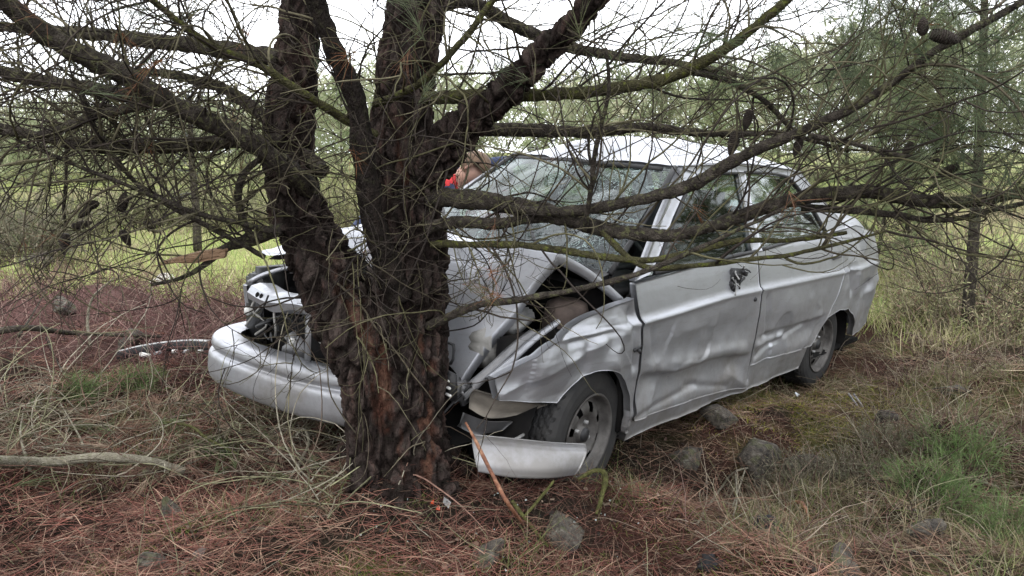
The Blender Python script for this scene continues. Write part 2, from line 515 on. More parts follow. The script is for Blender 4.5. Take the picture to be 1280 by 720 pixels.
def glass_mat(name, tint, crack=0.0, craze=0.0, gloss=0.14, scale=26.0):
    m, n, l, b = nodes_of(name)
    out = n['Material Output']
    tc = n.new('ShaderNodeTexCoord')
    tr = n.new('ShaderNodeBsdfTransparent'); tr.inputs['Color'].default_value = (*tint, 1)
    gl = n.new('ShaderNodeBsdfGlossy'); gl.inputs['Roughness'].default_value = 0.03; gl.inputs['Color'].default_value = (0.9, 0.95, 0.95, 1)
    lw_ = n.new('ShaderNodeFresnel'); lw_.inputs['IOR'].default_value = 1.45
    ad = n.new('ShaderNodeMath'); ad.operation = 'ADD'; ad.inputs[1].default_value = gloss; ad.use_clamp = True
    l.new(lw_.outputs['Fac'], ad.inputs[0])
    mx = n.new('ShaderNodeMixShader'); l.new(ad.outputs['Value'], mx.inputs[0])
    l.new(tr.outputs['BSDF'], mx.inputs[1]); l.new(gl.outputs['BSDF'], mx.inputs[2])
    last = mx
    if crack:
        vo = n.new('ShaderNodeTexVoronoi'); vo.feature = 'DISTANCE_TO_EDGE'; vo.inputs['Scale'].default_value = scale
        nz = n.new('ShaderNodeTexNoise'); nz.inputs['Scale'].default_value = 5.0; nz.inputs['Detail'].default_value = 5
        l.new(tc.outputs['Object'], nz.inputs['Vector'])
        vm = n.new('ShaderNodeVectorMath'); vm.operation = 'MULTIPLY_ADD'; vm.inputs[1].default_value = (0.22, 0.22, 0.22)
        l.new(nz.outputs['Color'], vm.inputs[0]); l.new(tc.outputs['Object'], vm.inputs[2])
        l.new(vm.outputs['Vector'], vo.inputs['Vector'])
        lt = n.new('ShaderNodeMapRange'); lt.inputs['From Min'].default_value = 0.0; lt.inputs['From Max'].default_value = 0.05
        lt.inputs['To Min'].default_value = crack; lt.inputs['To Max'].default_value = 0.0
        l.new(vo.outputs['Distance'], lt.inputs['Value'])
        cz = n.new('ShaderNodeMapRange'); cz.inputs['From Min'].default_value = 0.46; cz.inputs['From Max'].default_value = 0.66
        cz.inputs['To Max'].default_value = craze
        l.new(nz.outputs['Fac'], cz.inputs['Value'])
        mk = n.new('ShaderNodeMapRange'); mk.inputs['From Min'].default_value = 0.47; mk.inputs['From Max'].default_value = 0.60
        l.new(nz.outputs['Fac'], mk.inputs['Value'])
        lm = n.new('ShaderNodeMath'); lm.operation = 'MULTIPLY'; l.new(lt.outputs['Result'], lm.inputs[0]); l.new(mk.outputs['Result'], lm.inputs[1])
        mm = n.new('ShaderNodeMath'); mm.operation = 'MAXIMUM'
        l.new(lm.outputs['Value'], mm.inputs[0]); l.new(cz.outputs['Result'], mm.inputs[1])
        df = n.new('ShaderNodeBsdfDiffuse'); df.inputs['Color'].default_value = (0.52, 0.68, 0.66, 1)
        m2 = n.new('ShaderNodeMixShader'); l.new(mm.outputs['Value'], m2.inputs[0])
        l.new(mx.outputs['Shader'], m2.inputs[1]); l.new(df.outputs['BSDF'], m2.inputs[2])
        bp = n.new('ShaderNodeBump'); bp.inputs['Strength'].default_value = 0.9; bp.inputs['Distance'].default_value = 0.01
        l.new(nz.outputs['Fac'], bp.inputs['Height']); l.new(bp.outputs['Normal'], gl.inputs['Normal'])
        last = m2
    l.new(last.outputs['Shader'], out.inputs['Surface'])
    return m

M_SILVER = paint_mat()
M_INNER = mat('bare_inner_steel', [(0.3, (0.16, 0.16, 0.165)), (0.7, (0.34, 0.34, 0.35))], 9, rough=0.5, metal=0.5, bump=0.1)
M_BLACK = mat('black_plastic', [(0.3, (0.010, 0.010, 0.011)), (0.7, (0.028, 0.028, 0.03))], 12, rough=0.55, bump=0.1)
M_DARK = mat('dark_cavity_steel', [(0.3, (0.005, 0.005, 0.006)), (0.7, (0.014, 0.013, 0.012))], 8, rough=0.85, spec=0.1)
M_TYRE = mat('tyre_rubber', [(0.3, (0.012, 0.012, 0.013)), (0.65, (0.028, 0.027, 0.026)), (0.9, (0.08, 0.07, 0.055))], 10, rough=0.8, bump=0.2)
M_RIM = mat('dirty_steel_rim', [(0.25, (0.035, 0.032, 0.03)), (0.5, (0.085, 0.08, 0.076)), (0.75, (0.15, 0.143, 0.135))], 16, rough=0.6, metal=0.4, bump=0.15)
M_CLOTH_SEAT = mat('dark_seat_cloth', [(0.3, (0.02, 0.021, 0.024)), (0.7, (0.05, 0.05, 0.055))], 40, rough=0.95)
M_RUBBER_SEAL = M_BLACK
M_GLASS_WS = glass_mat('shattered_windscreen', (0.27, 0.37, 0.35), crack=0.55, craze=0.0, gloss=0.01, scale=34)
M_GLASS = glass_mat('window_glass', (0.50, 0.56, 0.54), gloss=0.12)
M_GLASS_FRONT = glass_mat('front_door_glass', (0.45, 0.52, 0.48), gloss=0.0)
M_ALU = mat('grey_cast_metal', [(0.3, (0.20, 0.20, 0.20)), (0.7, (0.42, 0.42, 0.41))], 18, rough=0.55, metal=0.35, bump=0.2)
M_HOSE = mat('pale_hose', [(0.3, (0.17, 0.165, 0.15)), (0.7, (0.36, 0.35, 0.33))], 14, rough=0.7)
M_WHITE = mat('white_plastic', [(0.3, (0.55, 0.55, 0.52)), (0.7, (0.78, 0.78, 0.76))], 14, rough=0.5)
M_RUST = mat('dusty_brown_cap', [(0.3, (0.06, 0.045, 0.038)), (0.7, (0.15, 0.115, 0.10))], 14, rough=0.8, bump=0.2)
M_UNDER = mat('brown_undercoat', [(0.3, (0.11, 0.10, 0.085)), (0.7, (0.24, 0.215, 0.18))], 9, rough=0.85, bump=0.2)

# ---------------------------------------------------------------- car
CAR_R = np.array([[-0.69345, 0.71775, 0.06294], [-0.71982, -0.69395, -0.01713], [0.03138, -0.05718, 0.99787]])
CAR_T = np.array([0.5577, 4.2936, 0.0035])
car = empty('wrecked_car', 'silver saloon car crashed into the pine, its bonnet buckled and its doors dented', 'car')
_m = Matrix([[*CAR_R[i], CAR_T[i]] for i in range(3)] + [[0, 0, 0, 1]])
car.matrix_world = _m
def car_w(p): return np.asarray(p) @ CAR_R.T + CAR_T
def car_l(w): return (np.asarray(w) - CAR_T) @ CAR_R

def resamp(p, n):
    p = np.asarray(p, float)
    d = np.concatenate([[0], np.cumsum(np.linalg.norm(np.diff(p, axis=0), axis=1))])
    return np.stack([np.interp(np.linspace(0, d[-1], n), d, p[:, k]) for k in range(p.shape[1])], 1)

def coons(b, t, l, r, nu, nv):
    """Patch bounded by polylines: b, t run left to right, l, r run bottom to top."""
    b, t, l, r = resamp(b, nu), resamp(t, nu), resamp(l, nv), resamp(r, nv)
    u = np.linspace(0, 1, nu)[None, :, None]; v = np.linspace(0, 1, nv)[:, None, None]
    return (1 - v) * b[None] + v * t[None] + (1 - u) * l[:, None] + u * r[:, None] - (
        (1 - u) * (1 - v) * b[0] + u * (1 - v) * b[-1] + (1 - u) * v * t[0] + u * v * t[-1])

def grid_faces(nv, nu):
    i = np.arange(nv * nu).reshape(nv, nu)
    return np.stack([i[:-1, :-1], i[:-1, 1:], i[1:, 1:], i[1:, :-1]], -1).reshape(-1, 4)

def rim_loop(nv, nu):
    i = np.arange(nv * nu).reshape(nv, nu)
    return np.concatenate([i[0, :], i[1:, -1], i[-1, -2::-1], i[-2:0:-1, 0]])

def sheet(name, G, m, parent, flange=None, label=None, smooth=True):
    """Panel from a grid of points (nv,nu,3); its edges are turned inward by the vector(s) flange."""
    nv, nu, _ = G.shape
    V = G.reshape(-1, 3); F = grid_faces(nv, nu)
    if flange is not None:
        lp = rim_loop(nv, nu)
        fl = np.broadcast_to(np.asarray(flange, float), (len(lp), 3))
        W = V[lp] + fl
        j = len(V) + np.arange(len(lp))
        F2 = np.stack([lp, np.roll(lp, -1), np.roll(j, -1), j], 1)
        V = np.vstack([V, W]); F = np.vstack([F, F2])
    me = np_mesh(name, V, F, m, None, smooth)
    o = put(name, me, parent, label)
    return o

def side_y(x, z):
    zc = 0.778 - 0.035 * sstep(0.1, 0.95, x)
    dz = z - zc
    lo = np.interp(z, [0.15, 0.22, 0.32, 0.5, 0.66, 0.75], [0.765, 0.785, 0.805, 0.826, 0.832, 0.832]) + 0.007 * np.exp(-(dz / 0.012) ** 2)
    hi = np.interp(dz, [0.0, 0.012, 0.03, 0.12, 0.22, 0.30, 0.5], [0.839, 0.822, 0.814, 0.797, 0.772, 0.755, 0.66])
    hi = np.where(z > 0.98, hi, hi)
    y = np.where(dz < 0, lo, hi)
    up = np.clip(z - 0.99, 0, 1)
    y = np.where(z > 0.99, np.interp(up, [0, 0.1, 0.39], [0.765, 0.72, 0.575]), y)
    y = y - 0.085 * np.clip((x - 1.15) / 0.75, 0, 2) ** 2 - 0.06 * np.clip((-1.35 - x) / 0.85, 0, 2) ** 2
    return y

def line_dent(x, z, x0, z0, x1, z1, w, d, p=1.4):
    ax, az = x1 - x0, z1 - z0
    t = np.clip(((x - x0) * ax + (z - z0) * az) / (ax * ax + az * az), 0, 1)
    r = np.hypot(x - x0 - t * ax, z - z0 - t * az)
    return d * np.clip(1 - r / w, 0, 1) ** p

def blob(x, z, cx, cz, rx, rz, d):
    return d * np.exp(-(((x - cx) / rx) ** 2 + ((z - cz) / rz) ** 2))

def facet(x, z, s, seed):
    """Piecewise flat crumpling: straight creases between flat facets, as in buckled sheet steel."""
    p_ = np.stack([x, z, 0 * x], -1)
    x = x + 0.35 * s * (fbm(p_ * (1.1 / s), 2, seed + 5) - .5); z = z + 0.35 * s * (fbm(p_ * (1.1 / s), 2, seed + 6) - .5)
    u, v = x / s - z / (1.732 * s), 2 * z / (1.732 * s)
    i, j = np.floor(u).astype(np.int64), np.floor(v).astype(np.int64); a, b = u - i, v - j
    h = lambda ii, jj: _hash(ii, jj, 0 * ii + 3, seed)
    lo = h(i, j) * (1 - a - b) + h(i + 1, j) * a + h(i, j + 1) * b
    up = h(i + 1, j + 1) * (a + b - 1) + h(i + 1, j) * (1 - b) + h(i, j + 1) * (1 - a)
    return np.where(a + b < 1, lo, up) - 0.5

def dent_left(x, z):
    p = np.stack([x, z, 0 * x], -1)
    w = fbm(p * 6.0, 3, 71) - 0.5; w2 = fbm(p * 17.0, 2, 72) - 0.5
    d = (0.008 * w + 0.003 * w2) * (1 - 0.7 * sstep(0.70, 0.80, z))
    low_ = 1 - sstep(0.66, 0.76, z)
    d = d + low_ * (0.026 * facet(x, z, 0.19, 7) + 0.010 * facet(x, z, 0.075, 9)) * (0.35 + 0.9 * (fbm(p * 2.2, 2, 77) > .5) )
    d = d + sstep(0.93, 1.0, x) * (0.034 * facet(x, z, 0.15, 17) + 0.010 * facet(x, z, 0.06, 19))
    d = d + (1 - sstep(-1.40, -1.30, x)) * 0.032 * facet(x, z, 0.16, 27)
    # front door: long horizontal buckle, the metal folded in under a ridge
    zr = 0.475 + 0.018 * w + 0.05 * np.clip((x - 0.55) / 0.4, 0, 1) - 0.03 * np.clip((0.2 - x) / 0.3, 0, 1)
    win = sstep(-0.16, -0.02, x) * (1 - sstep(0.80, 0.93, x))
    fold = sstep(0.0, 0.028, zr - z) * (1 - 0.8 * sstep(0.05, 0.22, zr - z))
    d = d + win * (0.036 * fold - 0.012 * np.exp(-((z - zr - 0.02) / 0.035) ** 2) + 0.012 * np.exp(-((z - zr - 0.14) / 0.08) ** 2))
    d = d + line_dent(x, z, 0.86, 0.70, 0.78, 0.50, 0.035, 0.010) + line_dent(x, z, 0.76, 0.50, 0.64, 0.47, 0.035, -0.010)
    d = d + line_dent(x, z, 0.92, 0.30, 0.35, 0.345, 0.03, 0.010) + line_dent(x, z, 0.45, 0.36, 0.02, 0.27, 0.03, 0.009)
    d = d + line_dent(x, z, 0.0, 0.33, -0.2, 0.22, 0.07, -0.020)
    # rear door
    d = d - blob(x, z, -0.58, 0.64, 0.28, 0.09, 0.014)
    zq = 0.535 + 0.03 * w
    winr = sstep(-1.18, -1.0, x) * (1 - sstep(-0.30, -0.18, x))
    d = d + winr * 0.020 * sstep(0, 0.03, zq - z) * (1 - 0.75 * sstep(0.06, 0.17, zq - z))
    d = d + line_dent(x, z, -0.82, 0.51, -0.22, 0.40, 0.03, 0.014) + line_dent(x, z, -0.24, 0.72, -0.30, 0.52, 0.045, 0.016)
    d = d + line_dent(x, z, -0.55, 0.47, -0.20, 0.47, 0.04, -0.02)
    # rear fender
    d = d + line_dent(x, z, -1.47, 0.76, -1.52, 0.64, 0.06, 0.026) + line_dent(x, z, -1.60, 0.74, -1.63, 0.62, 0.05, -0.018)
    d = d + blob(x, z, -1.85, 0.58, 0.14, 0.13, 0.040) + line_dent(x, z, -2.2, 0.66, -1.9, 0.55, 0.08, -0.02)
    d = d + blob(x, z, -1.42, 0.70, 0.06, 0.08, -0.012)
    # front fender: crushed at both ends
    d = d + line_dent(x, z, 1.02, 0.80, 0.97, 0.56, 0.045, 0.024) + line_dent(x, z, 1.12, 0.60, 1.02, 0.36, 0.04, -0.012)
    d = d + line_dent(x, z, 1.40, 0.72, 1.05, 0.745, 0.028, 0.014) + line_dent(x, z, 1.70, 0.57, 1.20, 0.70, 0.05, -0.012)
    d = d + line_dent(x, z, 1.30, 0.585, 1.30, 0.70, 0.04, 0.012) + blob(x, z, 1.62, 0.60, 0.10, 0.06, 0.02)
    return d

def side_panel(name, b, t, l, r, nu, nv, s, dents, parent, off=0.0, flange=0.03, label=None, m=None):
    g = coons(b, t, l, r, nu, nv)
    x, z = g[..., 0], g[..., 1]
    y = side_y(x, z) - off - (dent_left(x, z) if dents else 0.004 * (fbm(np.stack([x, z, 0 * x], -1) * 3, 2, 5) - .5))
    G = np.stack([x, s * y, z], -1)
    return sheet(name, G, m or M_SILVER, parent, (0, -s * flange, 0), label)

def tube1(name, pts, rad, m, parent=None, n=14, sides=8, label=None, k=None):
    p = spline(pts, n)
    rr = np.interp(np.linspace(0, 1, n), np.linspace(0, 1, len(np.atleast_1d(rad))), np.atleast_1d(rad)) if np.ndim(rad) else np.full(n, rad)
    V, F = tubes(p[None], rr[None], sides)
    return put(name, np_mesh(name, V, F, m), parent, label)

def rbox_bm(c, s, r=0.02, seg=2, rot=None):
    bm = bmesh.new()
    bmesh.ops.create_cube(bm, size=1.0)
    for v in bm.verts: v.co = Vector((v.co.x * s[0], v.co.y * s[1], v.co.z * s[2]))
    bmesh.ops.bevel(bm, geom=list(bm.edges), offset=min(r, min(s) * 0.45), segments=seg, affect='EDGES')
    M = Matrix.Translation(c)
    if rot is not None: M = M @ rot.to_4x4()
    bmesh.ops.transform(bm, matrix=M, verts=bm.verts)
    return bm

def bm_put(name, bms, m, parent=None, smooth=True, **kw):
    me = bpy.data.meshes.new(name)
    out = bmesh.new()
    for bmi in (bms if isinstance(bms, list) else [bms]):
        tmp = bpy.data.meshes.new('t'); bmi.to_mesh(tmp); out.from_mesh(tmp); bpy.data.meshes.remove(tmp); bmi.free()
    out.to_mesh(me); out.free()
    for p in me.polygons: p.use_smooth = smooth
    me.materials.append(m)
    return put(name, me, parent, **kw)

def rot_xyz(a, b, c):
    from mathutils import Euler
    return Euler((a, b, c)).to_matrix()

def arch(cx, cz, rx, rz, a0, a1, n=24):
    a = np.radians(np.linspace(a0, a1, n))
    return np.stack([cx + rx * np.cos(a), cz + rz * np.sin(a)], 1)

for s, D in ((1, True), (-1, False)):
    tag = lambda left, right: left if s > 0 else right
    # front door
    door = side_panel('front_door', [(0.885, 0.285), (0.3, 0.265), (-0.185, 0.225)], [(0.965, 0.905), (0.4, 0.945), (-0.145, 0.972)],
               [(0.885, 0.285), (0.915, 0.5), (0.935, 0.74), (0.965, 0.905)], [(-0.185, 0.225), (-0.150, 0.5), (-0.150, 0.78), (-0.145, 0.972)],
               110, 80, s, D, car, label=tag('buckled left front door folded in along its middle', 'smooth right front door'))
    # rear door
    rdr = [(-1.0, 0.335), (-1.12, 0.46), (-1.25, 0.62), (-1.345, 0.80), (-1.36, 1.03)]
    rdoor = side_panel('rear_door', [(-0.175, 0.355), (-1.0, 0.335)], [(-0.157, 0.973), (-0.8, 1.01), (-1.36, 1.03)],
               [(-0.175, 0.355), (-0.162, 0.5), (-0.162, 0.78), (-0.157, 0.973)], rdr, 80, 70, s, D, car,
               label=tag('left rear door creased above the sill', 'smooth right rear door'))
    side_panel('sill', [(0.90, 0.185), (-0.97, 0.185)], [(0.90, 0.375), (-0.97, 0.375)], [(0.90, 0.185), (0.90, 0.375)], [(-0.97, 0.185), (-0.97, 0.375)], 60, 8, s, D, car, off=0.012, flange=0.12)
    # rear fender with the flat arch over the wheel
    side_panel('rear_fender', [(-1.01, 0.335), (-1.07, 0.43), (-1.16, 0.50), (-1.34, 0.53), (-1.52, 0.515), (-1.66, 0.455), (-1.74, 0.37), (-1.775, 0.285), (-1.95, 0.29), (-2.16, 0.32)],
               [(-1.368, 1.03), (-1.7, 1.055), (-2.08, 0.995)],
               [(-1.01, 0.335), (-1.128, 0.46), (-1.258, 0.62), (-1.353, 0.80), (-1.368, 1.03)],
               [(-2.16, 0.32), (-2.20, 0.5), (-2.16, 0.78), (-2.08, 0.995)], 90, 60, s, D, car, flange=0.04)
    # front fender
    fx = 1.72 if s > 0 else 1.90
    fb = [(fx, 0.55)] + list(arch(1.215, 0.275, 0.275, 0.31, 42, 172)) + [(0.935, 0.235), (0.912, 0.235)]
    ft = [(fx + 0.02, 0.635), (1.52, 0.72), (1.30, 0.80), (1.12, 0.835), (0.990, 0.85)] if s > 0 else [(fx + 0.02, 0.72), (1.5, 0.80), (0.990, 0.90)]
    fnd = side_panel('front_fender', fb, ft, [fb[0], ft[0]], [fb[-1], (0.930, 0.5), (0.952, 0.74), ft[-1]], 120, 50, s, D, car, flange=0.035,
               label=tag('crumpled left front fender torn away from its lamp', 'right front fender'))
    bm_put('door_gap_shade_strip', [rbox_bm((0.93, s * 0.755, 0.54), (0.10, 0.03, 0.62))], M_DARK, car)  # dark strip added behind the door gap to paint its shade
    # wheel house
    a = np.radians(np.linspace(-30, 200, 24)); q = np.stack([1.2 + 0.36 * np.cos(a), 0.285 + 0.345 * np.sin(a)], 1)
    G = np.stack([np.stack([q[:, 0], np.full(len(q), s * yy), q[:, 1]], 1) for yy in (0.765, 0.6, 0.45)])
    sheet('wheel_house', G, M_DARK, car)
    q = np.stack([-1.35 + 0.42 * np.cos(a), 0.285 + 0.345 * np.sin(a)], 1)
    G = np.stack([np.stack([q[:, 0], np.full(len(q), s * yy), q[:, 1]], 1) for yy in (0.745, 0.6, 0.45)])
    sheet('wheel_house', G, M_DARK, car)
    # pillars: strips between two rails in (x,z) laid on the side surface
    def pillar(name, b, t, l, r, nu, nv, off=0.0, m=None, flange=0.03, label=None):
        return side_panel(name, b, t, l, r, nu, nv, s, False, car, off, flange, label, m)
    pillar('windscreen_pillar', [(0.965, 0.915), (0.85, 0.935)], [(0.335, 1.385), (0.20, 1.36)],
           [(0.965, 0.915), (0.66, 1.16), (0.335, 1.385)], [(0.85, 0.935), (0.56, 1.16), (0.36, 1.29), (0.20, 1.36)], 5, 24, off=-0.004)
    pillar('door_pillar', [(-0.10, 0.975), (-0.215, 0.975)], [(-0.225, 1.375), (-0.31, 1.375)], [(-0.10, 0.975), (-0.225, 1.375)], [(-0.215, 0.975), (-0.31, 1.375)], 5, 14, off=-0.002)
    pillar('rear_pillar', [(-1.155, 1.025), (-1.50, 1.045)], [(-0.835, 1.36), (-1.05, 1.392)],
           [(-1.155, 1.025), (-1.02, 1.22), (-0.91, 1.325), (-0.835, 1.36)], [(-1.50, 1.045), (-1.25, 1.23), (-1.05, 1.392)], 10, 20, off=-0.002)
    pillar('roof_rail', [(0.26, 1.350), (-0.30, 1.372), (-0.87, 1.352)], [(0.335, 1.394), (-0.3, 1.422), (-1.05, 1.392)],
           [(0.26, 1.350), (0.335, 1.394)], [(-0.87, 1.352), (-1.05, 1.392)], 30, 5, off=0.0)
    # side glass and its dark frame
    side_panel('front_door_window', [(0.84, 0.925), (-0.12, 0.965)], [(0.24, 1.355), (-0.235, 1.368)], [(0.84, 0.925), (0.55, 1.15), (0.24, 1.355)], [(-0.12, 0.965), (-0.235, 1.368)], 24, 16, s, False, door if False else car, off=0.016, flange=0.004, m=M_GLASS_FRONT)
    side_panel('rear_door_window', [(-0.20, 0.965), (-1.14, 1.02)], [(-0.30, 1.375), (-0.84, 1.36)], [(-0.20, 0.965), (-0.30, 1.375)], [(-1.14, 1.02), (-1.01, 1.22), (-0.84, 1.36)], 24, 16, s, False, car, off=0.016, flange=0.004, m=M_GLASS)
    def seal(pts, r=0.011):
        p = np.array(pts); y = side_y(p[:, 0], p[:, 1]) - 0.004
        tube1('window_seal', np.stack([p[:, 0], s * y, p[:, 1]], 1), r, M_BLACK, car, n=18, sides=6)
    seal([(-0.30, 1.372), (-0.6, 1.372), (-0.84, 1.354), (-0.92, 1.31), (-1.03, 1.21), (-1.15, 1.03)])
    seal([(0.80, 0.935), (0.3, 0.955), (-0.15, 0.975)])
    seal([(-0.22, 0.978), (-0.7, 1.005), (-1.14, 1.028)])
    seal([(0.80, 0.945), (0.55, 1.14), (0.36, 1.27), (0.22, 1.345), (0.0, 1.362), (-0.22, 1.366)])

# roof
xs = np.linspace(0.345, -1.06, 60); ys = np.linspace(-1, 1, 60)
X, Yn = np.meshgrid(xs, ys)
half = 0.552
Z = 1.390 + 0.030 * (1 - ((X + 0.35) / 0.7) ** 2) + (0.012 + 0.098 * sstep(0.36, -0.02, X)) * (1 - np.abs(Yn) ** 2.2)
p = np.stack([X * 3, Yn * 1.6, 0 * X], -1)
Z += (0.05 * (fbm(p, 3, 14) - .5) + 0.018 * (fbm(p * 3.3, 2, 15) - .5)) * (1 - Yn ** 4)
Z -= line_dent(X, Yn, 0.30, 0.1, -0.5, 0.35, 0.16, 0.03) + line_dent(X, Yn, 0.33, -0.45, -0.1, -0.2, 0.12, 0.02)
sheet('roof', np.stack([X, Yn * half, Z], -1), M_SILVER, car, (0, 0, -0.03), 'silver roof bent upward into shallow waves')

sheet('headlining', np.stack([X, Yn * half * 0.97, Z - 0.022], -1), M_CLOTH_SEAT, car)

# windscreen
u = np.linspace(-1, 1, 60); v = np.linspace(0, 1, 40)
U, Vv = np.meshgrid(u, v)
bx = 0.985 + 0.07 * (1 - U ** 2); tx = 0.345 + 0.03 * (1 - U ** 2)
bz = 0.93 + 0.03 * (1 - U ** 2); tz = 1.378 + 0.010 * (1 - np.abs(U) ** 2.2)
G = np.stack([bx + (tx - bx) * Vv, U * (0.665 + (0.535 - 0.665) * Vv), bz + (tz - bz) * Vv + 0.02 * np.sin(Vv * math.pi)], -1)
pp = np.stack([U * 2.5, Vv * 2.5, 0 * U], -1)
nrm = np.array([0.56, 0, 0.83])
G -= nrm * (0.05 * np.exp(-(((U - 0.35) / .4) ** 2 + ((Vv - .55) / .35) ** 2)) + 0.04 * (fbm(pp * 1.5, 3, 4) - .5) * np.sin(Vv * math.pi) * (1 - U ** 4))[..., None]
ws = sheet('windscreen', G, M_GLASS_WS, car, None, 'shattered windscreen, crazed white and sagging inward')
tube1('windscreen_frame', np.stack([tx[0] + 0.012, u * 0.535, tz[0] - 0.014], 1)[::4], 0.016, M_BLACK, car, n=30, sides=6)
for s in (1, -1):
    tube1('windscreen_frame', [(0.985, s * 0.672, 0.93), (0.67, s * 0.62, 1.155), (0.352, s * 0.545, 1.383)], 0.015, M_BLACK, car, n=12, sides=6)
# rear window, boot, tail
bxr, txr = -1.50 + 0 * u, -1.055 + 0 * u
G = np.stack([txr[None] + (-1.50 + 1.055) * (1 - Vv), U * (0.53 + 0.06 * (1 - Vv)), (1.065 + 0.03 * (1 - U ** 2)) + (tz - 0.01 - 1.065 - 0.03 * (1 - U ** 2)) * Vv], -1)
sheet('rear_window', G, M_GLASS, car)
yy = np.array([-0.715, -0.69, -0.64, -0.56, -0.40, -0.2, 0, 0.2, 0.40, 0.56, 0.64, 0.69, 0.715]); zz = np.array([0.99, 1.04, 1.085, 1.105, 1.118, 1.124, 1.126, 1.124, 1.118, 1.105, 1.085, 1.04, 0.99])
rows = []
for xx, dz, w in ((-1.40, -0.02, 1.02), (-1.55, 0.0, 1.01), (-1.75, 0.008, 1.0), (-1.95, 0.0, 0.985), (-2.06, -0.025, 0.965), (-2.12, -0.075, 0.95), (-2.15, -0.17, 0.94), (-2.17, -0.28, 0.93)):
    k = min(1.0, max(0.0, (-2.0 - xx) / 0.15))
    zr_ = zz + dz if dz > -0.1 else np.minimum(zz, zz.max()) + dz
    zr_ = np.where(np.abs(yy) > 0.6, zr_ * (1 - 0) - 0.0, zr_)
    rows.append(np.stack([np.full(13, xx), yy * w, zr_], 1))
sheet('boot_lid', np.array(rows), M_SILVER, car)
tail = []
for xx, z in ((-2.165, 0.92), (-2.19, 0.75), (-2.20, 0.60)):
    tail.append(np.stack([xx + 0.05 * (np.linspace(-1, 1, 13) ** 4), np.linspace(-0.70, 0.70, 13), np.full(13, z)], 1))
sheet('tail_panel', np.array(tail), M_SILVER, car, (0.03, 0, 0))
bmp = []
for o_, z in ((-0.06, 0.63), (0.0, 0.60), (0.02, 0.52), (0.015, 0.42), (-0.02, 0.33), (-0.10, 0.29)):
    c = spline([(-1.90, 0.745), (-2.10, 0.735), (-2.22, 0.68), (-2.27, 0.45), (-2.29, 0), (-2.27, -0.45), (-2.22, -0.68), (-2.10, -0.735), (-1.90, -0.745)], 50)
    nn = c / np.linalg.norm(c - np.array([-1.6, 0]), axis=1)[:, None]
    dirv = unit(c - np.array([-1.7, 0]))
    bmp.append(np.stack([c[:, 0] + dirv[:, 0] * o_, c[:, 1] + dirv[:, 1] * o_, np.full(50, z)], 1))
sheet('rear_bumper', np.array(bmp), M_BLACK, car)

# closed dark underside, firewall, boot floor
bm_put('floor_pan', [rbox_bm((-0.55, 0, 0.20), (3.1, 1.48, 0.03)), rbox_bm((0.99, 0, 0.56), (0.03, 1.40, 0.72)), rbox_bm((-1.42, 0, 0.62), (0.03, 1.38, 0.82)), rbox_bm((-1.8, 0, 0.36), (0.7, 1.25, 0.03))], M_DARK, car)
for s in (1, -1):
    bm_put('door_lining', [rbox_bm((0.38, s * 0.715, 0.60), (1.02, 0.02, 0.66)), rbox_bm((-0.72, s * 0.71, 0.66), (1.1, 0.02, 0.62))], M_BLACK, car)
# seats, dashboard, wheel, mirror
for y in (0.36, -0.36):
    st = bm_put('front_seat', [rbox_bm((0.12, y, 0.46), (0.52, 0.50, 0.20), 0.06), rbox_bm((-0.22, y, 0.80), (0.17, 0.48, 0.60), 0.06, rot=rot_xyz(0, R_(-14), 0))], M_CLOTH_SEAT, car)
    bm_put('headrest', [rbox_bm((-0.33, y, 1.17), (0.10, 0.27, 0.17), 0.04, rot=rot_xyz(0, R_(-10), 0))], M_CLOTH_SEAT, st)
bm_put('rear_bench', [rbox_bm((-0.85, 0, 0.48), (0.5, 1.32, 0.2), 0.06), rbox_bm((-1.20, 0, 0.82), (0.17, 1.30, 0.62), 0.06, rot=rot_xyz(0, R_(-20), 0))], M_CLOTH_SEAT, car)
bm_put('dashboard', [rbox_bm((0.82, 0, 0.83), (0.36, 1.32, 0.16), 0.06), rbox_bm((0.70, 0.36, 0.92), (0.22, 0.40, 0.08), 0.03)], M_BLACK, car)
a = np.linspace(0, 2 * math.pi, 33)
cs, sn = np.cos(a) * 0.185, np.sin(a) * 0.185
tube1('steering_wheel', np.stack([0.50 + sn * 0.42, 0.36 + cs, 0.90 + sn * 0.9], 1), 0.014, M_BLACK, car, n=40, sides=6)
bm_put('interior_mirror', [rbox_bm((0.40, 0.02, 1.335), (0.035, 0.20, 0.065), 0.015, rot=rot_xyz(0.1, 0.2, R_(18)))], M_BLACK, car)
for pts in ([(1.02, 0.30, 0.965), (0.90, 0.12, 1.06), (0.78, -0.02, 1.135)], [(1.05, -0.20, 0.975), (0.98, -0.40, 1.03), (0.90, -0.52, 1.08)]):
    tube1('wiper', pts, 0.009, M_BLACK, car, n=8, sides=5)
# scuttle below the windscreen
G = np.array([[(1.10 + 0.05 * (1 - t * t), t * 0.66, 0.90 + 0.03 * (1 - t * t)) for t in np.linspace(-1, 1, 20)], [(0.97 + 0.07 * (1 - t * t), t * 0.675, 0.935 + 0.03 * (1 - t * t)) for t in np.linspace(-1, 1, 20)]])
sheet('scuttle', G, M_BLACK, car, (0, 0, -0.03))

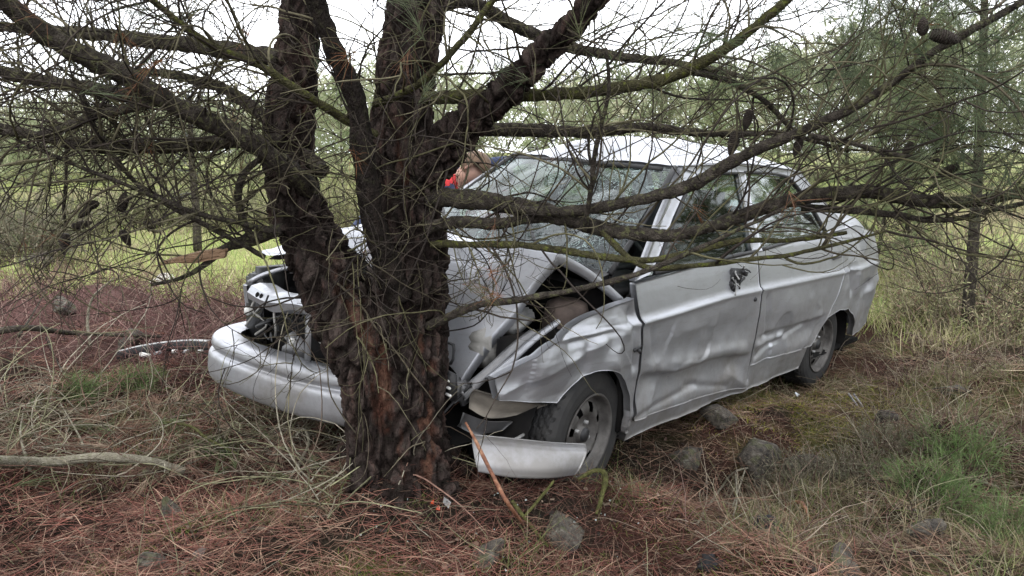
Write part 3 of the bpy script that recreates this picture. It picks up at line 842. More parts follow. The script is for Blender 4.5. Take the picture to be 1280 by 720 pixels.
# bonnet, folded like a tent
HB = [[(0.99, 0.755, 0.842), (1.04, 0.40, 0.925), (1.09, 0.0, 0.968), (1.06, -0.40, 0.955), (1.0, -0.70, 0.91)],
      [(1.29, 0.635, 1.035), (1.36, 0.36, 1.025), (1.44, 0.10, 1.02), (1.40, -0.30, 1.03), (1.34, -0.73, 0.945)],
      [(1.47, 0.575, 0.80), (1.545, 0.37, 0.87), (1.60, 0.12, 0.95), (1.61, -0.25, 1.02), (1.60, -0.74, 0.91)],
      [(1.655, 0.50, 0.545), (1.67, 0.38, 0.62), (1.68, 0.15, 0.80), (1.74, -0.20, 0.965), (1.86, -0.735, 0.855)]]
def bonnet_pts(nu, nv):
    cp = np.array(HB)
    cols = np.array([resamp(np.array(r), nu) if False else spline(r, nu) for r in cp])       # (4,nu,3)
    out = []
    segs = [np.linspace(0, 1, nv), np.linspace(0, 1, nv)[1:], np.linspace(0, 1, nv)[1:]]
    for k in range(3):
        for t in segs[k]:
            bow = 0.018 * math.sin(t * math.pi)
            r = cols[k] * (1 - t) + cols[k + 1] * t
            r[:, 2] += bow
            out.append(r)
    return np.array(out)
G = bonnet_pts(64, 22)
nv_, nu_, _ = G.shape
uu = np.linspace(0, 1, nu_)[None]; vv = np.linspace(0, 1, nv_)[:, None]
q = np.stack([uu * 5 + 0 * vv, vv * 6 + 0 * uu, 0 * uu + 0 * vv], -1)
cr = 0.045 * facet(q[..., 0] * .2 * 1.4, q[..., 1] * .16, 0.20, 37) + 0.03 * (fbm(q, 3, 91) - .5) + 0.035 * (np.abs(fbm(q * 1.4 + 5, 2, 93) - .5) - 0.12)
G[..., 2] += cr * sstep(0.0, 0.12, uu) * sstep(0.02, 0.2, vv)
G[..., 0] -= 0.5 * cr * sstep(0.0, 0.15, uu) * sstep(0.45, 0.6, vv)
hood = sheet('bonnet', G, M_SILVER, car, None, 'silver bonnet buckled into a tent shape beside the trunk')
# turned edge along the bonnet's left side and its dark underside frame
E_ = G[:, 0, :]
inn = E_ + np.stack([np.zeros(len(E_)), np.full(len(E_), 0.014), np.full(len(E_), -0.042)], 1)
inn2 = E_ + np.stack([np.zeros(len(E_)), np.full(len(E_), -0.006), np.full(len(E_), -0.046)], 1)
sheet('bonnet_edge', np.stack([E_, inn, inn2]), M_SILVER, hood)
Gu = G[:, ::4, :].copy(); Gu[..., 2] -= 0.022; Gu[..., 0] -= 0.012
Gu[:, 0, 1] -= 0.03
sheet('bonnet_lining', Gu, M_DARK, hood)
tube1('bonnet_brace', [(1.22, 0.55, 0.96), (1.45, 0.50, 0.80), (1.60, 0.42, 0.58)], 0.022, M_INNER, hood, n=8, sides=6)

# engine bay
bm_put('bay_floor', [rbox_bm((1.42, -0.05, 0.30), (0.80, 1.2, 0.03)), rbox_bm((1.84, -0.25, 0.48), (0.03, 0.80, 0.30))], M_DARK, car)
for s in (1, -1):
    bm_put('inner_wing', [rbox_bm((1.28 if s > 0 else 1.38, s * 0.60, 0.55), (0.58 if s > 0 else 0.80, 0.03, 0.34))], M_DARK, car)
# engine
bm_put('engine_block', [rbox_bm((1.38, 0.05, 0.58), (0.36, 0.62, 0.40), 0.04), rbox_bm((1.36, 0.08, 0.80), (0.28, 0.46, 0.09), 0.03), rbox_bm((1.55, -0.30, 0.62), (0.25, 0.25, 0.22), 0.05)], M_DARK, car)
def lathe(name, prof, m, parent, c, axis='Z', n=28, label=None, mtx=None):
    prof = np.array(prof); a = np.arange(n) * 2 * math.pi / n
    V = np.stack([np.outer(prof[:, 0], np.cos(a)), np.outer(prof[:, 0], np.sin(a)), np.repeat(prof[:, 1:2], n, 1)], -1)
    i = np.arange(len(prof) * n).reshape(len(prof), n)
    F = np.stack([i[:-1], np.roll(i[:-1], -1, 1), np.roll(i[1:], -1, 1), i[1:]], -1).reshape(-1, 4)
    V = V.reshape(-1, 3)
    if mtx is not None: V = V @ np.asarray(mtx).T
    return put(name, np_mesh(name, V + np.asarray(c), F, m), parent, label)
lathe('strut_tower', [(0.10, -0.12), (0.095, -0.02), (0.085, 0.015), (0.055, 0.03), (0.03, 0.034), (0.001, 0.034)], M_RUST, car, (1.13, 0.57, 0.785))
lathe('strut_tower', [(0.13, -0.12), (0.125, -0.02), (0.11, 0.02), (0.07, 0.035), (0.001, 0.04)], M_RUST, car, (1.20, -0.56, 0.80))
lathe('fluid_reservoir', [(0.001, -0.10), (0.075, -0.10), (0.09, 0.03), (0.07, 0.05), (0.04, 0.055), (0.04, 0.08), (0.001, 0.08)], M_INNER, car, (1.82, -0.38, 0.49), mtx=np.array(rot_xyz(0.4, 0.5, 0)))
bm_put('lamp_housing', [rbox_bm((1.80, -0.67, 0.68), (0.22, 0.12, 0.26), 0.03), rbox_bm((1.90, -0.66, 0.62), (0.02, 0.16, 0.30), 0.01)], M_BLACK, car)
for pts, r in (([(1.95, -0.52, 0.72), (2.0, -0.50, 0.66), (1.96, -0.44, 0.60), (2.0, -0.47, 0.55)], 0.0055), ([(1.93, -0.36, 0.73), (2.0, -0.30, 0.69), (2.01, -0.27, 0.62), (1.99, -0.31, 0.58)], 0.005),
               ([(1.90, -0.58, 0.66), (1.98, -0.53, 0.62), (2.0, -0.56, 0.57)], 0.0045), ([(1.93, -0.1, 0.70), (1.97, 0.0, 0.63), (1.94, 0.12, 0.60)], 0.007)):
    tube1('loose_hose', pts, r, M_HOSE, car, n=18, sides=6)
bm_put('white_connector', [rbox_bm((1.98, -0.57, 0.635), (0.03, 0.035, 0.035), 0.006)], M_WHITE, car)
bm_put('white_connector', [rbox_bm((1.99, -0.165, 0.59), (0.025, 0.03, 0.03), 0.006, rot=rot_xyz(.5, .2, .4))], M_WHITE, car)
bm_put('washer_bottle', [rbox_bm((1.53, 0.50, 0.655), (0.13, 0.10, 0.16), 0.025, rot=rot_xyz(.2, .5, .3))], M_HOSE, car)
bm_put('air_box', [rbox_bm((1.36, 0.50, 0.735), (0.16, 0.10, 0.07), 0.02, rot=rot_xyz(.1, .35, .2))], M_ALU, car)
bm_put('lamp_shell', [rbox_bm((1.66, 0.50, 0.50), (0.10, 0.08, 0.12), 0.03, rot=rot_xyz(.4, .3, .1))], M_INNER, car)
_rw = np.random.default_rng(4)
for _k in range(16):
    a0 = np.array([_rw.uniform(1.25, 1.75), _rw.uniform(0.30, 0.62), _rw.uniform(0.48, 0.78)]) if _k < 9 else np.array([_rw.uniform(1.88, 1.97), _rw.uniform(-0.55, 0.25), _rw.uniform(0.54, 0.70)])
    st_ = [a0]
    for _j in range(4): st_.append(st_[-1] + _rw.normal(0, 0.045, 3) + np.array([0, 0, -0.008]))
    tube1('loose_wire', st_, 0.0035 + 0.003 * _rw.random(), (M_BLACK, M_INNER, M_HOSE, M_BLACK)[_k % 4 if _k < 9 else (_k % 2) * 3 % 4], car, n=14, sides=5)
# slam panel: pressed cross member over the radiator, dropped at one end
sl = []
for t in np.linspace(0, 1, 40):
    y = -0.53 + 0.92 * t
    zc_ = 0.738 + 0.035 * t - 0.015 * math.sin(t * 9) - 0.03 * math.exp(-((t - .98) / .2) ** 2)
    xc = 1.985 + 0.03 * math.sin(t * 3.1) - 0.03 * t
    sl.append([(xc - 0.10, y, zc_ + 0.022), (xc - 0.04, y, zc_ + 0.030 + 0.006 * math.sin(t * 31)), (xc + 0.0, y, zc_ + 0.022), (xc + 0.02, y, zc_ - 0.005), (xc + 0.014, y, zc_ - 0.038 + 0.008 * math.sin(t * 17)), (xc - 0.01, y, zc_ - 0.045)])
slam = sheet('slam_panel', np.array(sl), M_SILVER, car, (-0.02, 0, -0.01), 'bent silver cross member over the open lamp bay', smooth=False)
for t, yy_ in ((0, -0.44), (1, -0.405), (2, -0.08), (3, -0.05)):
    lathe('bolt_hole', [(0.001, 0.004), (0.010, 0.004), (0.014, 0.0)], M_DARK, slam, (2.004, yy_, 0.735 + 0.015 * (t > 1)), n=12, mtx=np.array(rot_xyz(0, R_(75), 0)))
bm_put('radiator_stay', [rbox_bm((1.97, -0.08, 0.60), (0.012, 0.04, 0.24), 0.004, rot=rot_xyz(R_(-10), R_(5), 0))], M_INNER, car)
rad = [rbox_bm((1.87, 0.15, 0.60), (0.03, 0.42, 0.22), 0.005)]
bm_put('radiator', rad, M_DARK, car)
for k in range(9):
    bm_put('grille_slat', [rbox_bm((1.895, 0.15, 0.52 + 0.022 * k), (0.012, 0.42, 0.006), 0.002)], M_BLACK, car)
# inner lip of the right fender seen over the lamp bay
tube1('fender_lip', [(1.93, -0.66, 0.745), (1.88, -0.60, 0.79), (1.78, -0.52, 0.83), (1.74, -0.44, 0.82)], 0.012, M_SILVER, car, n=12, sides=5)

# front bumper: right half, still hanging on, wrapped round the corner
plan = spline([(1.84, 0.42), (1.95, 0.22), (2.02, 0.0), (2.075, -0.30), (2.10, -0.54), (2.07, -0.69), (1.98, -0.785), (1.83, -0.825), (1.58, -0.83)], 90)
tg = unit(np.gradient(plan, axis=0)); nr = np.stack([-tg[:, 1], tg[:, 0]], 1)
nr = np.where((nr[:, :1] * (plan[:, :1] - 1.6) + nr[:, 1:] * plan[:, 1:]) < 0, -nr, nr)
secp = [(-0.10, 0.495), (-0.03, 0.506), (0.004, 0.500), (0.020, 0.486), (0.024, 0.462), (0.020, 0.452), (0.013, 0.446), (0.013, 0.438), (0.026, 0.431), (0.036, 0.415), (0.040, 0.365), (0.038, 0.335), (0.026, 0.305), (-0.01, 0.288), (-0.07, 0.28)]
Gb = []
for o_, z in secp:
    w = fbm(np.stack([plan[:, 0] * 4, plan[:, 1] * 4, np.full(90, z * 4)], -1), 2, 3) - .5
    Gb.append(np.stack([plan[:, 0] + nr[:, 0] * (o_ + 0.012 * w), plan[:, 1] + nr[:, 1] * (o_ + 0.012 * w), z + 0.018 + 0.025 * sstep(-0.2, 0.45, plan[:, 1])], 1))
Gb = np.array(Gb)
# refine the section
Gb = np.stack([spline(Gb[:, j], 60) for j in range(90)], 1)
sheet('front_bumper', Gb, M_SILVER, car, None, 'right half of the silver front bumper, still hanging on')

# left front corner: lamp panel rails, beige underside flap, number-like connector
def rail(name, a, b, w, h, m, label=None):
    a, b = np.array(a, float), np.array(b, float)
    p = np.stack([a, a + (b - a) * .33 + np.array([0, 0.004, 0.004]), a + (b - a) * .66 + np.array([0, -0.003, 0.006]), b])
    pts = spline(p, 12)
    up = np.array([0, 0, 1.0]); sd_ = unit(np.cross(b - a, up))
    G = np.stack([pts - sd_ * w - up * h, pts - sd_ * w * .9, pts + sd_ * w * .2 + up * h * .6, pts + sd_ * w * .9, pts + sd_ * w - up * h])
    return sheet(name, G, m, car, None, label)
rail('lamp_rail', (1.73, 0.635, 0.575), (1.42, 0.645, 0.735), 0.022, 0.014, M_INNER)
rail('lamp_rail', (1.70, 0.56, 0.50), (1.44, 0.58, 0.66), 0.018, 0.012, M_INNER)
rail('lamp_rail', (1.70, 0.69, 0.605), (1.33, 0.69, 0.775), 0.016, 0.010, M_SILVER)
# fender flap: the metal below the lamp bent under
fl_top = np.array([(1.735, 0.66, 0.56), (1.66, 0.735, 0.535), (1.56, 0.765, 0.505), (1.455, 0.775, 0.475)])
fl_mid = np.array([(1.72, 0.62, 0.52), (1.66, 0.68, 0.48), (1.57, 0.71, 0.455), (1.48, 0.735, 0.45)])
fl_bot = np.array([(1.70, 0.60, 0.465), (1.65, 0.64, 0.43), (1.58, 0.665, 0.42), (1.50, 0.70, 0.43)])
Gf = np.stack([spline(r, 20) for r in (fl_top, (fl_top + fl_mid) / 2 + 0.008, fl_mid, fl_bot)])
sheet('fender_flap', Gf, M_UNDER, fnd if False else car, (-0.01, -0.01, 0), 'dull brown underside of the torn fender corner')
fl2 = np.stack([spline([(1.72, 0.60, 0.45), (1.65, 0.66, 0.42), (1.56, 0.70, 0.41)], 12), spline([(1.715, 0.58, 0.40), (1.65, 0.63, 0.365), (1.58, 0.67, 0.37)], 12), spline([(1.70, 0.55, 0.375), (1.65, 0.59, 0.345), (1.60, 0.63, 0.355)], 12)])
sheet('torn_bracket', fl2, M_INNER, car, (0, -0.01, 0))
bm_put('torn_bracket', [rbox_bm((1.60, 0.74, 0.355), (0.13, 0.012, 0.014), 0.003, rot=rot_xyz(0, R_(14), R_(-6)))], M_ALU, car)
# striped connector block hanging at the lamp opening
cb = bm_put('connector_block', [rbox_bm((1.785, 0.585, 0.565), (0.03, 0.055, 0.11), 0.006, rot=rot_xyz(R_(-6), R_(10), 0))], M_BLACK, car, label='small black connector block with white ribs')
for k in range(3):
    bm_put('white_rib', [rbox_bm((1.803, 0.588 + 0.004 * k - 0.003, 0.592 - 0.027 * k), (0.010, 0.034, 0.009), 0.002, rot=rot_xyz(R_(-6), R_(10), 0))], M_WHITE, cb)

# door furniture
def side_pt(x, z, o=0.0, dent=True):
    x_, z_ = np.array([x]), np.array([z])
    return np.array([x, float(side_y(x_, z_)[0] - dent_left(x_, z_)[0] + o), z])
hp = side_pt(0.10, 0.865)
hd = bm_put('broken_door_handle', [rbox_bm(hp + np.array([0.0, -0.004, 0]), (0.13, 0.02, 0.085), 0.01, rot=rot_xyz(0, R_(-6), 0)), rbox_bm(hp + np.array([0.045, 0.006, -0.045]), (0.035, 0.025, 0.07), 0.008, rot=rot_xyz(.2, .6, .1)), rbox_bm(hp + np.array([-0.085, 0.002, 0.012]), (0.07, 0.016, 0.022), 0.005, rot=rot_xyz(.1, -.35, .1)), rbox_bm(hp + np.array([-0.07, 0.002, -0.02]), (0.05, 0.014, 0.016), 0.004, rot=rot_xyz(.1, .3, .1))], M_BLACK, car, label='black remains of the torn-off door handle')
Vs, Fs = [], []
_rh = np.random.default_rng(12)
for k in range(14):
    a0 = hp + np.array([_rh.uniform(-.07, .07), 0.012, _rh.uniform(-.035, .04)])
    d_ = np.array([_rh.normal(0, .03), abs(_rh.normal(.012, .01)), _rh.normal(-.025, .03)])
    tube1('handle_splinter', [a0, a0 + d_ * .5 + _rh.normal(0, .006, 3), a0 + d_], 0.0022 + 0.003 * _rh.random(), M_ALU if k % 3 == 0 else M_BLACK, hd, n=6, sides=4)
lathe('door_lock', [(0.001, 0.008), (0.010, 0.008), (0.013, 0.0)], M_BLACK, car, side_pt(-0.085, 0.735), n=14, mtx=np.array(rot_xyz(R_(-90), 0, 0)))
bm_put('door_handle', [rbox_bm(side_pt(-1.22, 0.885, 0.006), (0.14, 0.018, 0.04), 0.008, rot=rot_xyz(0, R_(3), 0))], M_INNER, rdoor if False else car)
tp = side_pt(0.962, 0.635, 0.002)
Vt, Ft = box(tp, (0.05, 0.006, 0.018)); 
bm_put('torn_metal', [rbox_bm(tp, (0.055, 0.008, 0.014), 0.003, rot=rot_xyz(0, R_(15), 0)), rbox_bm(tp + np.array([-0.012, 0.004, -0.012]), (0.028, 0.01, 0.016), 0.003, rot=rot_xyz(0, R_(-35), 0))], M_BLACK, car)

# wheels
def make_wheel(loc, steer, s):
    w = put('wheel', None, car); w.location = loc; w.rotation_euler = (0, 0, steer)
    w.empty_display_size = 0.1
    R0, W = 0.286, 0.165
    prof = [(0.172, -0.072), (0.178, -0.080), (0.20, -0.0865), (0.235, -0.088), (0.262, -0.082), (0.277, -0.070), (0.284, -0.060)]
    nt, na = 19, 144
    tread = [(R0, y) for y in np.linspace(-0.056, 0.056, nt)]
    P = prof + tread + [(r, -y) for r, y in prof[::-1]]
    P = np.array(P)
    a = np.arange(na) * 2 * math.pi / na
    Rg = np.repeat(P[:, :1], na, 1); Yg = np.repeat(P[:, 1:], na, 1)
    for j in range(nt):
        row = len(prof) + j
        if j in (5, 9, 13): Rg[row] -= 0.008
        else:
            sh = int(abs(j - 9) * 0.6)
            g = ((np.arange(na) + sh) % 4) == 0
            Rg[row] -= np.where(g, 0.007, 0)
    for row in (len(prof) - 1, len(prof) + nt):
        Rg[row] -= np.where((np.arange(na) + 5) % 4 == 0, 0.010, 0)
    V = np.stack([Rg * np.cos(a), Yg * 1.0, Rg * np.sin(a)], -1).reshape(-1, 3)
    i = np.arange(len(P) * na).reshape(len(P), na)
    F = np.stack([i[:-1], np.roll(i[:-1], -1, 1), np.roll(i[1:], -1, 1), i[1:]], -1).reshape(-1, 4)
    put('tyre', np_mesh('tyre', V, F, M_TYRE, smooth=False), w)
    # rim with slots
    nr_ = 64
    prof = np.array([(0.176, 0.078), (0.182, 0.086), (0.180, 0.090), (0.172, 0.088), (0.166, 0.072), (0.160, 0.050), (0.150, 0.040), (0.138, 0.050), (0.118, 0.062), (0.098, 0.066), (0.085, 0.060), (0.075, 0.045), (0.050, 0.042), (0.034, 0.044), (0.032, 0.060), (0.001, 0.062)])
    a = np.arange(nr_) * 2 * math.pi / nr_
    V = np.stack([np.outer(prof[:, 0], np.cos(a)), np.repeat(prof[:, 1:] * s, nr_, 1), np.outer(prof[:, 0], np.sin(a))], -1).reshape(-1, 3)
    i = np.arange(len(prof) * nr_).reshape(len(prof), nr_)
    keep = np.ones((len(prof) - 1, nr_), bool)
    for k in range(nr_):
        if k % 8 in (2, 3, 4): keep[7:9, k] = False
    F = np.stack([i[:-1], np.roll(i[:-1], -1, 1), np.roll(i[1:], -1, 1), i[1:]], -1)[keep]
    put('rim', np_mesh('rim', V, F, M_RIM), w)
    lathe('brake_disc', [(0.172, 0.0), (0.001, 0.0)], M_DARK, w, (0, s * 0.02, 0), n=32, mtx=np.array(rot_xyz(R_(-90), 0, 0)))
    lathe('hub_cap', [(0.001, 0.072), (0.028, 0.070), (0.032, 0.05)], M_BLACK, w, (0, 0, 0), n=20, mtx=np.array(rot_xyz(R_(-90 * s), 0, 0)))
    for k in range(4):
        t = k * math.pi / 2 + 0.5
        lathe('wheel_bolt', [(0.001, 0.06), (0.008, 0.06), (0.009, 0.044)], M_ALU, w, (0.052 * math.cos(t), 0, 0.052 * math.sin(t)), n=8, mtx=np.array(rot_xyz(R_(-90 * s), 0, 0)))
    return w
make_wheel((1.195, 0.70, 0.285), R_(7), 1)
make_wheel((1.195, -0.70, 0.285), R_(7), -1)
make_wheel((-1.33, 0.665, 0.275), 0.0, 1)
make_wheel((-1.33, -0.665, 0.275), 0.0, -1)

# ---------------------------------------------------------------- the big pine
def bark_mat(name, dark, mid, red, lichen, lich_amt, scale=9.0, stretch=(1, 1, 0.35), attrs=False, bump=0.8):
    m, n, l, b = nodes_of(name)
    tc = n.new('ShaderNodeTexCoord'); mp = n.new('ShaderNodeMapping'); mp.inputs['Scale'].default_value = stretch
    l.new(tc.outputs['Object'], mp.inputs['Vector'])
    nz = n.new('ShaderNodeTexNoise'); nz.inputs['Scale'].default_value = scale; nz.inputs['Detail'].default_value = 9; nz.inputs['Roughness'].default_value = 0.65
    l.new(mp.outputs['Vector'], nz.inputs['Vector'])
    cr = n.new('ShaderNodeValToRGB'); e = cr.color_ramp.elements; e.new(0.5)
    for k, (p, c) in enumerate(((0.30, dark), (0.52, mid), (0.74, red))):
        e[k].position = p; e[k].color = (*c, 1)
    l.new(nz.outputs['Fac'], cr.inputs['Fac'])
    col = cr.outputs['Color']
    if attrs:
        for an, c in (('crack', (0.010, 0.007, 0.006)), ('plate', (0.125, 0.098, 0.086)), ('wound', None)):
            at_ = n.new('ShaderNodeAttribute'); at_.attribute_name = an
            mx = n.new('ShaderNodeMix'); mx.data_type = 'RGBA'
            l.new(at_.outputs['Fac'], mx.inputs[0]); l.new(col, mx.inputs[6])
            if c: mx.inputs[7].default_value = (*c, 1)
            else:
                n3 = n.new('ShaderNodeTexNoise'); n3.inputs['Scale'].default_value = 26; n3.inputs['Detail'].default_value = 7
                l.new(mp.outputs['Vector'], n3.inputs['Vector'])
                c3 = n.new('ShaderNodeValToRGB'); e3 = c3.color_ramp.elements; e3.new(.5)
                for k, (p, cc) in enumerate(((0.36, (0.030, 0.014, 0.010)), (0.52, (0.085, 0.036, 0.024)), (0.72, (0.18, 0.10, 0.068)))):
                    e3[k].position = p; e3[k].color = (*cc, 1)
                l.new(n3.outputs['Fac'], c3.inputs['Fac']); l.new(c3.outputs['Color'], mx.inputs[7])
            col = mx.outputs[2]
    n2 = n.new('ShaderNodeTexNoise'); n2.inputs['Scale'].default_value = scale * 1.7; n2.inputs['Detail'].default_value = 6
    l.new(tc.outputs['Object'], n2.inputs['Vector'])
    lr = n.new('ShaderNodeMapRange'); lr.inputs['From Min'].default_value = 0.54; lr.inputs['From Max'].default_value = 0.66; lr.inputs['To Max'].default_value = lich_amt
    l.new(n2.outputs['Fac'], lr.inputs['Value'])
    m2 = n.new('ShaderNodeMix'); m2.data_type = 'RGBA'; m2.inputs[7].default_value = (*lichen, 1)
    l.new(lr.outputs['Result'], m2.inputs[0]); l.new(col, m2.inputs[6])
    l.new(m2.outputs[2], b.inputs['Base Color'])
    b.inputs['Roughness'].default_value = 0.9; b.inputs['Specular IOR Level'].default_value = 0.08
    n4 = n.new('ShaderNodeTexNoise'); n4.inputs['Scale'].default_value = scale * 6; n4.inputs['Detail'].default_value = 9
    l.new(mp.outputs['Vector'], n4.inputs['Vector'])
    bp = n.new('ShaderNodeBump'); bp.inputs['Strength'].default_value = bump; bp.inputs['Distance'].default_value = 0.022
    l.new(n4.outputs['Fac'], bp.inputs['Height']); l.new(bp.outputs['Normal'], b.inputs['Normal'])
    return m

M_BARK = bark_mat('pine_bark', (0.014, 0.011, 0.010), (0.040, 0.030, 0.027), (0.090, 0.052, 0.043), (0.085, 0.085, 0.065), 0.15, attrs=True, scale=20, bump=1.0)
M_LIMB = bark_mat('limb_bark', (0.018, 0.015, 0.013), (0.050, 0.043, 0.036), (0.11, 0.095, 0.080), (0.125, 0.128, 0.065), 0.75, scale=34, stretch=(1, 1, 1))
M_MOSSY = bark_mat('mossy_limb_bark', (0.03, 0.028, 0.018), (0.07, 0.066, 0.035), (0.10, 0.095, 0.05), (0.13, 0.145, 0.035), 0.85, scale=34, stretch=(1, 1, 1))
M_DARKLIMB = bark_mat('dark_limb_bark', (0.009, 0.007, 0.006), (0.022, 0.018, 0.016), (0.050, 0.038, 0.032), (0.07, 0.07, 0.04), 0.25, scale=34, stretch=(1, 1, .5))
M_WOOD = mat('splintered_wood', [(0.3, (0.13, 0.075, 0.042)), (0.6, (0.34, 0.22, 0.135))], 30, rough=0.8, stretch=(1, 6, 6), bump=0.4, bump_scale=30)
M_CONE = mat('pine_cone', [(0.3, (0.014, 0.011, 0.009)), (0.7, (0.05, 0.038, 0.03))], 30, rough=0.8)

TREE_Y = 2.56
pine = empty('pine_tree', 'large dark pine with forked trunk and bare lower limbs, struck by the silver car', 'tree', at(505, 612, TREE_Y))
pine_off = np.array(pine.location)
def tput(name, me, parent=None, **k):
    """Meshes of the pine are built in world space and hung under its root."""
    o = put(name, me, parent or pine, **k)
    if parent is None: o.location = -Vector(pine_off)
    return o

def px_path(pts):
    """(px, py, radius_px, Y) -> world points and radii."""
    P = np.array([at(a, b, y) for a, b, r, y in pts]); Rm = np.array([r * y / 924.0 for a, b, r, y in pts])
    return P, Rm

stems = [
    [(508, 640, 74, 2.58), (504, 590, 66, 2.57), (502, 540, 60, 2.57), (506, 480, 56, 2.58), (511, 400, 50, 2.58), (512, 300, 45, 2.6), (502, 200, 39, 2.62), (506, 100, 38, 2.65), (521, 0, 36, 2.68), (530, -140, 33, 2.72), (540, -420, 26, 2.78), (532, -800, 16, 2.82), (545, -1250, 5, 2.86)],
    [(478, 610, 46, 2.52), (472, 540, 40, 2.52), (466, 470, 42, 2.52), (443, 420, 44, 2.53), (420, 365, 43, 2.56), (394, 310, 38, 2.60), (371, 255, 34, 2.64), (361, 190, 31, 2.68), (364, 120, 30, 2.72), (374, 40, 27, 2.76), (381, -70, 24, 2.82), (372, -330, 18, 2.9), (352, -620, 11, 2.98), (340, -860, 4, 3.05)],
    [(520, 240, 24, 2.56), (548, 195, 26, 2.50), (572, 165, 25, 2.46), (605, 138, 21, 2.42), (645, 102, 19, 2.36), (690, 55, 17.5, 2.30), (738, 5, 16, 2.24), (775, -45, 14.5, 2.2), (850, -190, 12, 2.12), (905, -420, 8, 2.05), (930, -640, 3.5, 2.0)],
]
_unused = [
    [(500, 360, 20, 2.50), (478, 318, 18, 2.46), (458, 265, 16.5, 2.42), (449, 200, 15, 2.38), (438, 120, 14, 2.33), (414, 55, 12.5, 2.28), (392, -10, 11, 2.24), (376, -60, 10, 2.2)],
    [(520, 240, 24, 2.56), (548, 195, 26, 2.50), (572, 165, 25, 2.46), (605, 138, 21, 2.42), (645, 102, 19, 2.36), (690, 55, 17.5, 2.30), (738, 5, 16, 2.24), (770, -40, 15, 2.2)],
]
# roots: (px,py) endings spread from the base
roots = [[(472, 560, 26, 2.48), (455, 590, 18, 2.42), (440, 618, 9, 2.37)], [(530, 570, 26, 2.50), (550, 600, 16, 2.45), (568, 625, 8, 2.42)], [(500, 590, 34, 2.48), (500, 618, 26, 2.40), (492, 640, 12, 2.34)], [(540, 560, 25, 2.66), (580, 590, 14, 2.75)], [(460, 560, 25, 2.66), (420, 580, 14, 2.80)]]
bm = bmesh.new()
for st in stems + roots:
    P, Rm = px_path(st); Rm = Rm * 0.93
    q = spline(np.column_stack([P, Rm]), 60 if len(st) > 4 else 20)
    V, F = tubes(q[None, :, :3], q[None, :, 3], 24)
    vs_ = [bm.verts.new(v) for v in V]
    for f in F:
        for ff in f: bm.faces.new([vs_[i] for i in ff])
me = bpy.data.meshes.new('trunk_raw'); bm.to_mesh(me); bm.free()
raw = bpy.data.objects.new('trunk_raw', me); COL.objects.link(raw)
rm = raw.modifiers.new('r', 'REMESH'); rm.mode = 'VOXEL'; rm.voxel_size = 0.0056
dg = bpy.context.evaluated_depsgraph_get()
ev = raw.evaluated_get(dg); em = ev.to_mesh()
nV = len(em.vertices); V = np.empty(nV * 3, np.float32); em.vertices.foreach_get('co', V); V = V.reshape(-1, 3).astype(float)
nF = len(em.polygons); Fq = np.empty(nF * 4, np.int32); em.polygons.foreach_get('vertices', Fq); Fq = Fq.reshape(-1, 4)
ev.to_mesh_clear(); bpy.data.objects.remove(raw); bpy.data.meshes.remove(me)
E_ = np.concatenate([Fq[:, [0, 1]], Fq[:, [1, 2]], Fq[:, [2, 3]], Fq[:, [3, 0]]])
deg = np.bincount(E_.ravel(), minlength=nV)[:, None]
for _ in range(14):
    s_ = np.zeros_like(V)
    np.add.at(s_, E_[:, 0], V[E_[:, 1]]); np.add.at(s_, E_[:, 1], V[E_[:, 0]])
    V = V * 0.4 + 0.6 * s_ / deg
fn = np.cross(V[Fq[:, 2]] - V[Fq[:, 0]], V[Fq[:, 3]] - V[Fq[:, 1]])
N = np.zeros_like(V)
for k in range(4): np.add.at(N, Fq[:, k], fn)
N = unit(N)
# bark plates: long cells with deep cracks; ragged flakes on them
wv = np.stack([fbm(V * 5, 3, 51 + k) - .5 for k in range(3)], 1)
wig = V + 0.05 * wv
f1, f2, cid = worley(wig * np.array([24, 24, 7.5]), 3)
g1, g2, cid2 = worley(wig * np.array([60, 60, 22]), 13)
edge = f2 - f1; edge2 = g2 - g1
crack = 1 - sstep(0.05, 0.30, edge)
lowz = 1 - sstep(0.9, 2.2, V[:, 2])
amp = 0.6 + 0.5 * lowz
disp = amp * (0.015 * sstep(0.02, 0.30, edge) + 0.012 * (cid - .5) + 0.007 * sstep(0.0, 0.25, edge2) + 0.008 * (cid2 - .5) + 0.012 * (fbm(V * np.array([14, 14, 5]), 3, 7) - .5)) - 0.010
Pt = np.array([at(465, 440, 2.5), at(478, 500, 2.5), at(478, 532, 2.5)])
# torn strips on the lower trunk where the car scraped it, and red patches higher up
def seg_mask(a, b, w):
    a, b = np.array(a), np.array(b); ab = b - a
    t = np.clip(((V - a) @ ab) / (ab @ ab), 0, 1)
    return 1 - sstep(w * 0.55, w, np.linalg.norm((V - a - t[:, None] * ab) * np.array([1, 0.45, 1]), axis=1) + 0.03 * (fbm(V * 26, 2, 88) - .5))
wound = np.maximum.reduce([seg_mask(at(472, 440, 2.42), at(480, 530, 2.42), 0.042), seg_mask(at(435, 365, 2.44), at(462, 425, 2.44), 0.036) * .8, seg_mask(at(524, 400, 2.44), at(528, 600, 2.42), 0.015) * .8, seg_mask(at(541, 450, 2.46), at(536, 640, 2.42), 0.019), seg_mask(at(503, 540, 2.42), at(506, 600, 2.40), 0.02),
                           seg_mask(at(415, 330, 2.46), at(430, 370, 2.46), 0.035) * .6, seg_mask(at(497, 60, 2.54), at(503, 240, 2.5), 0.028) * sstep(.45, .6, fbm(V * 12, 2, 9)) * .8,
                           seg_mask(at(378, 60, 2.6), at(372, 130, 2.6), 0.05) * .5])
wound = wound * sstep(0.36, 0.56, fbm(V * np.array([30, 30, 8]), 3, 44))
wound = 0.72 * wound
disp = disp * (1 - 0.45 * wound) - 0.012 * wound
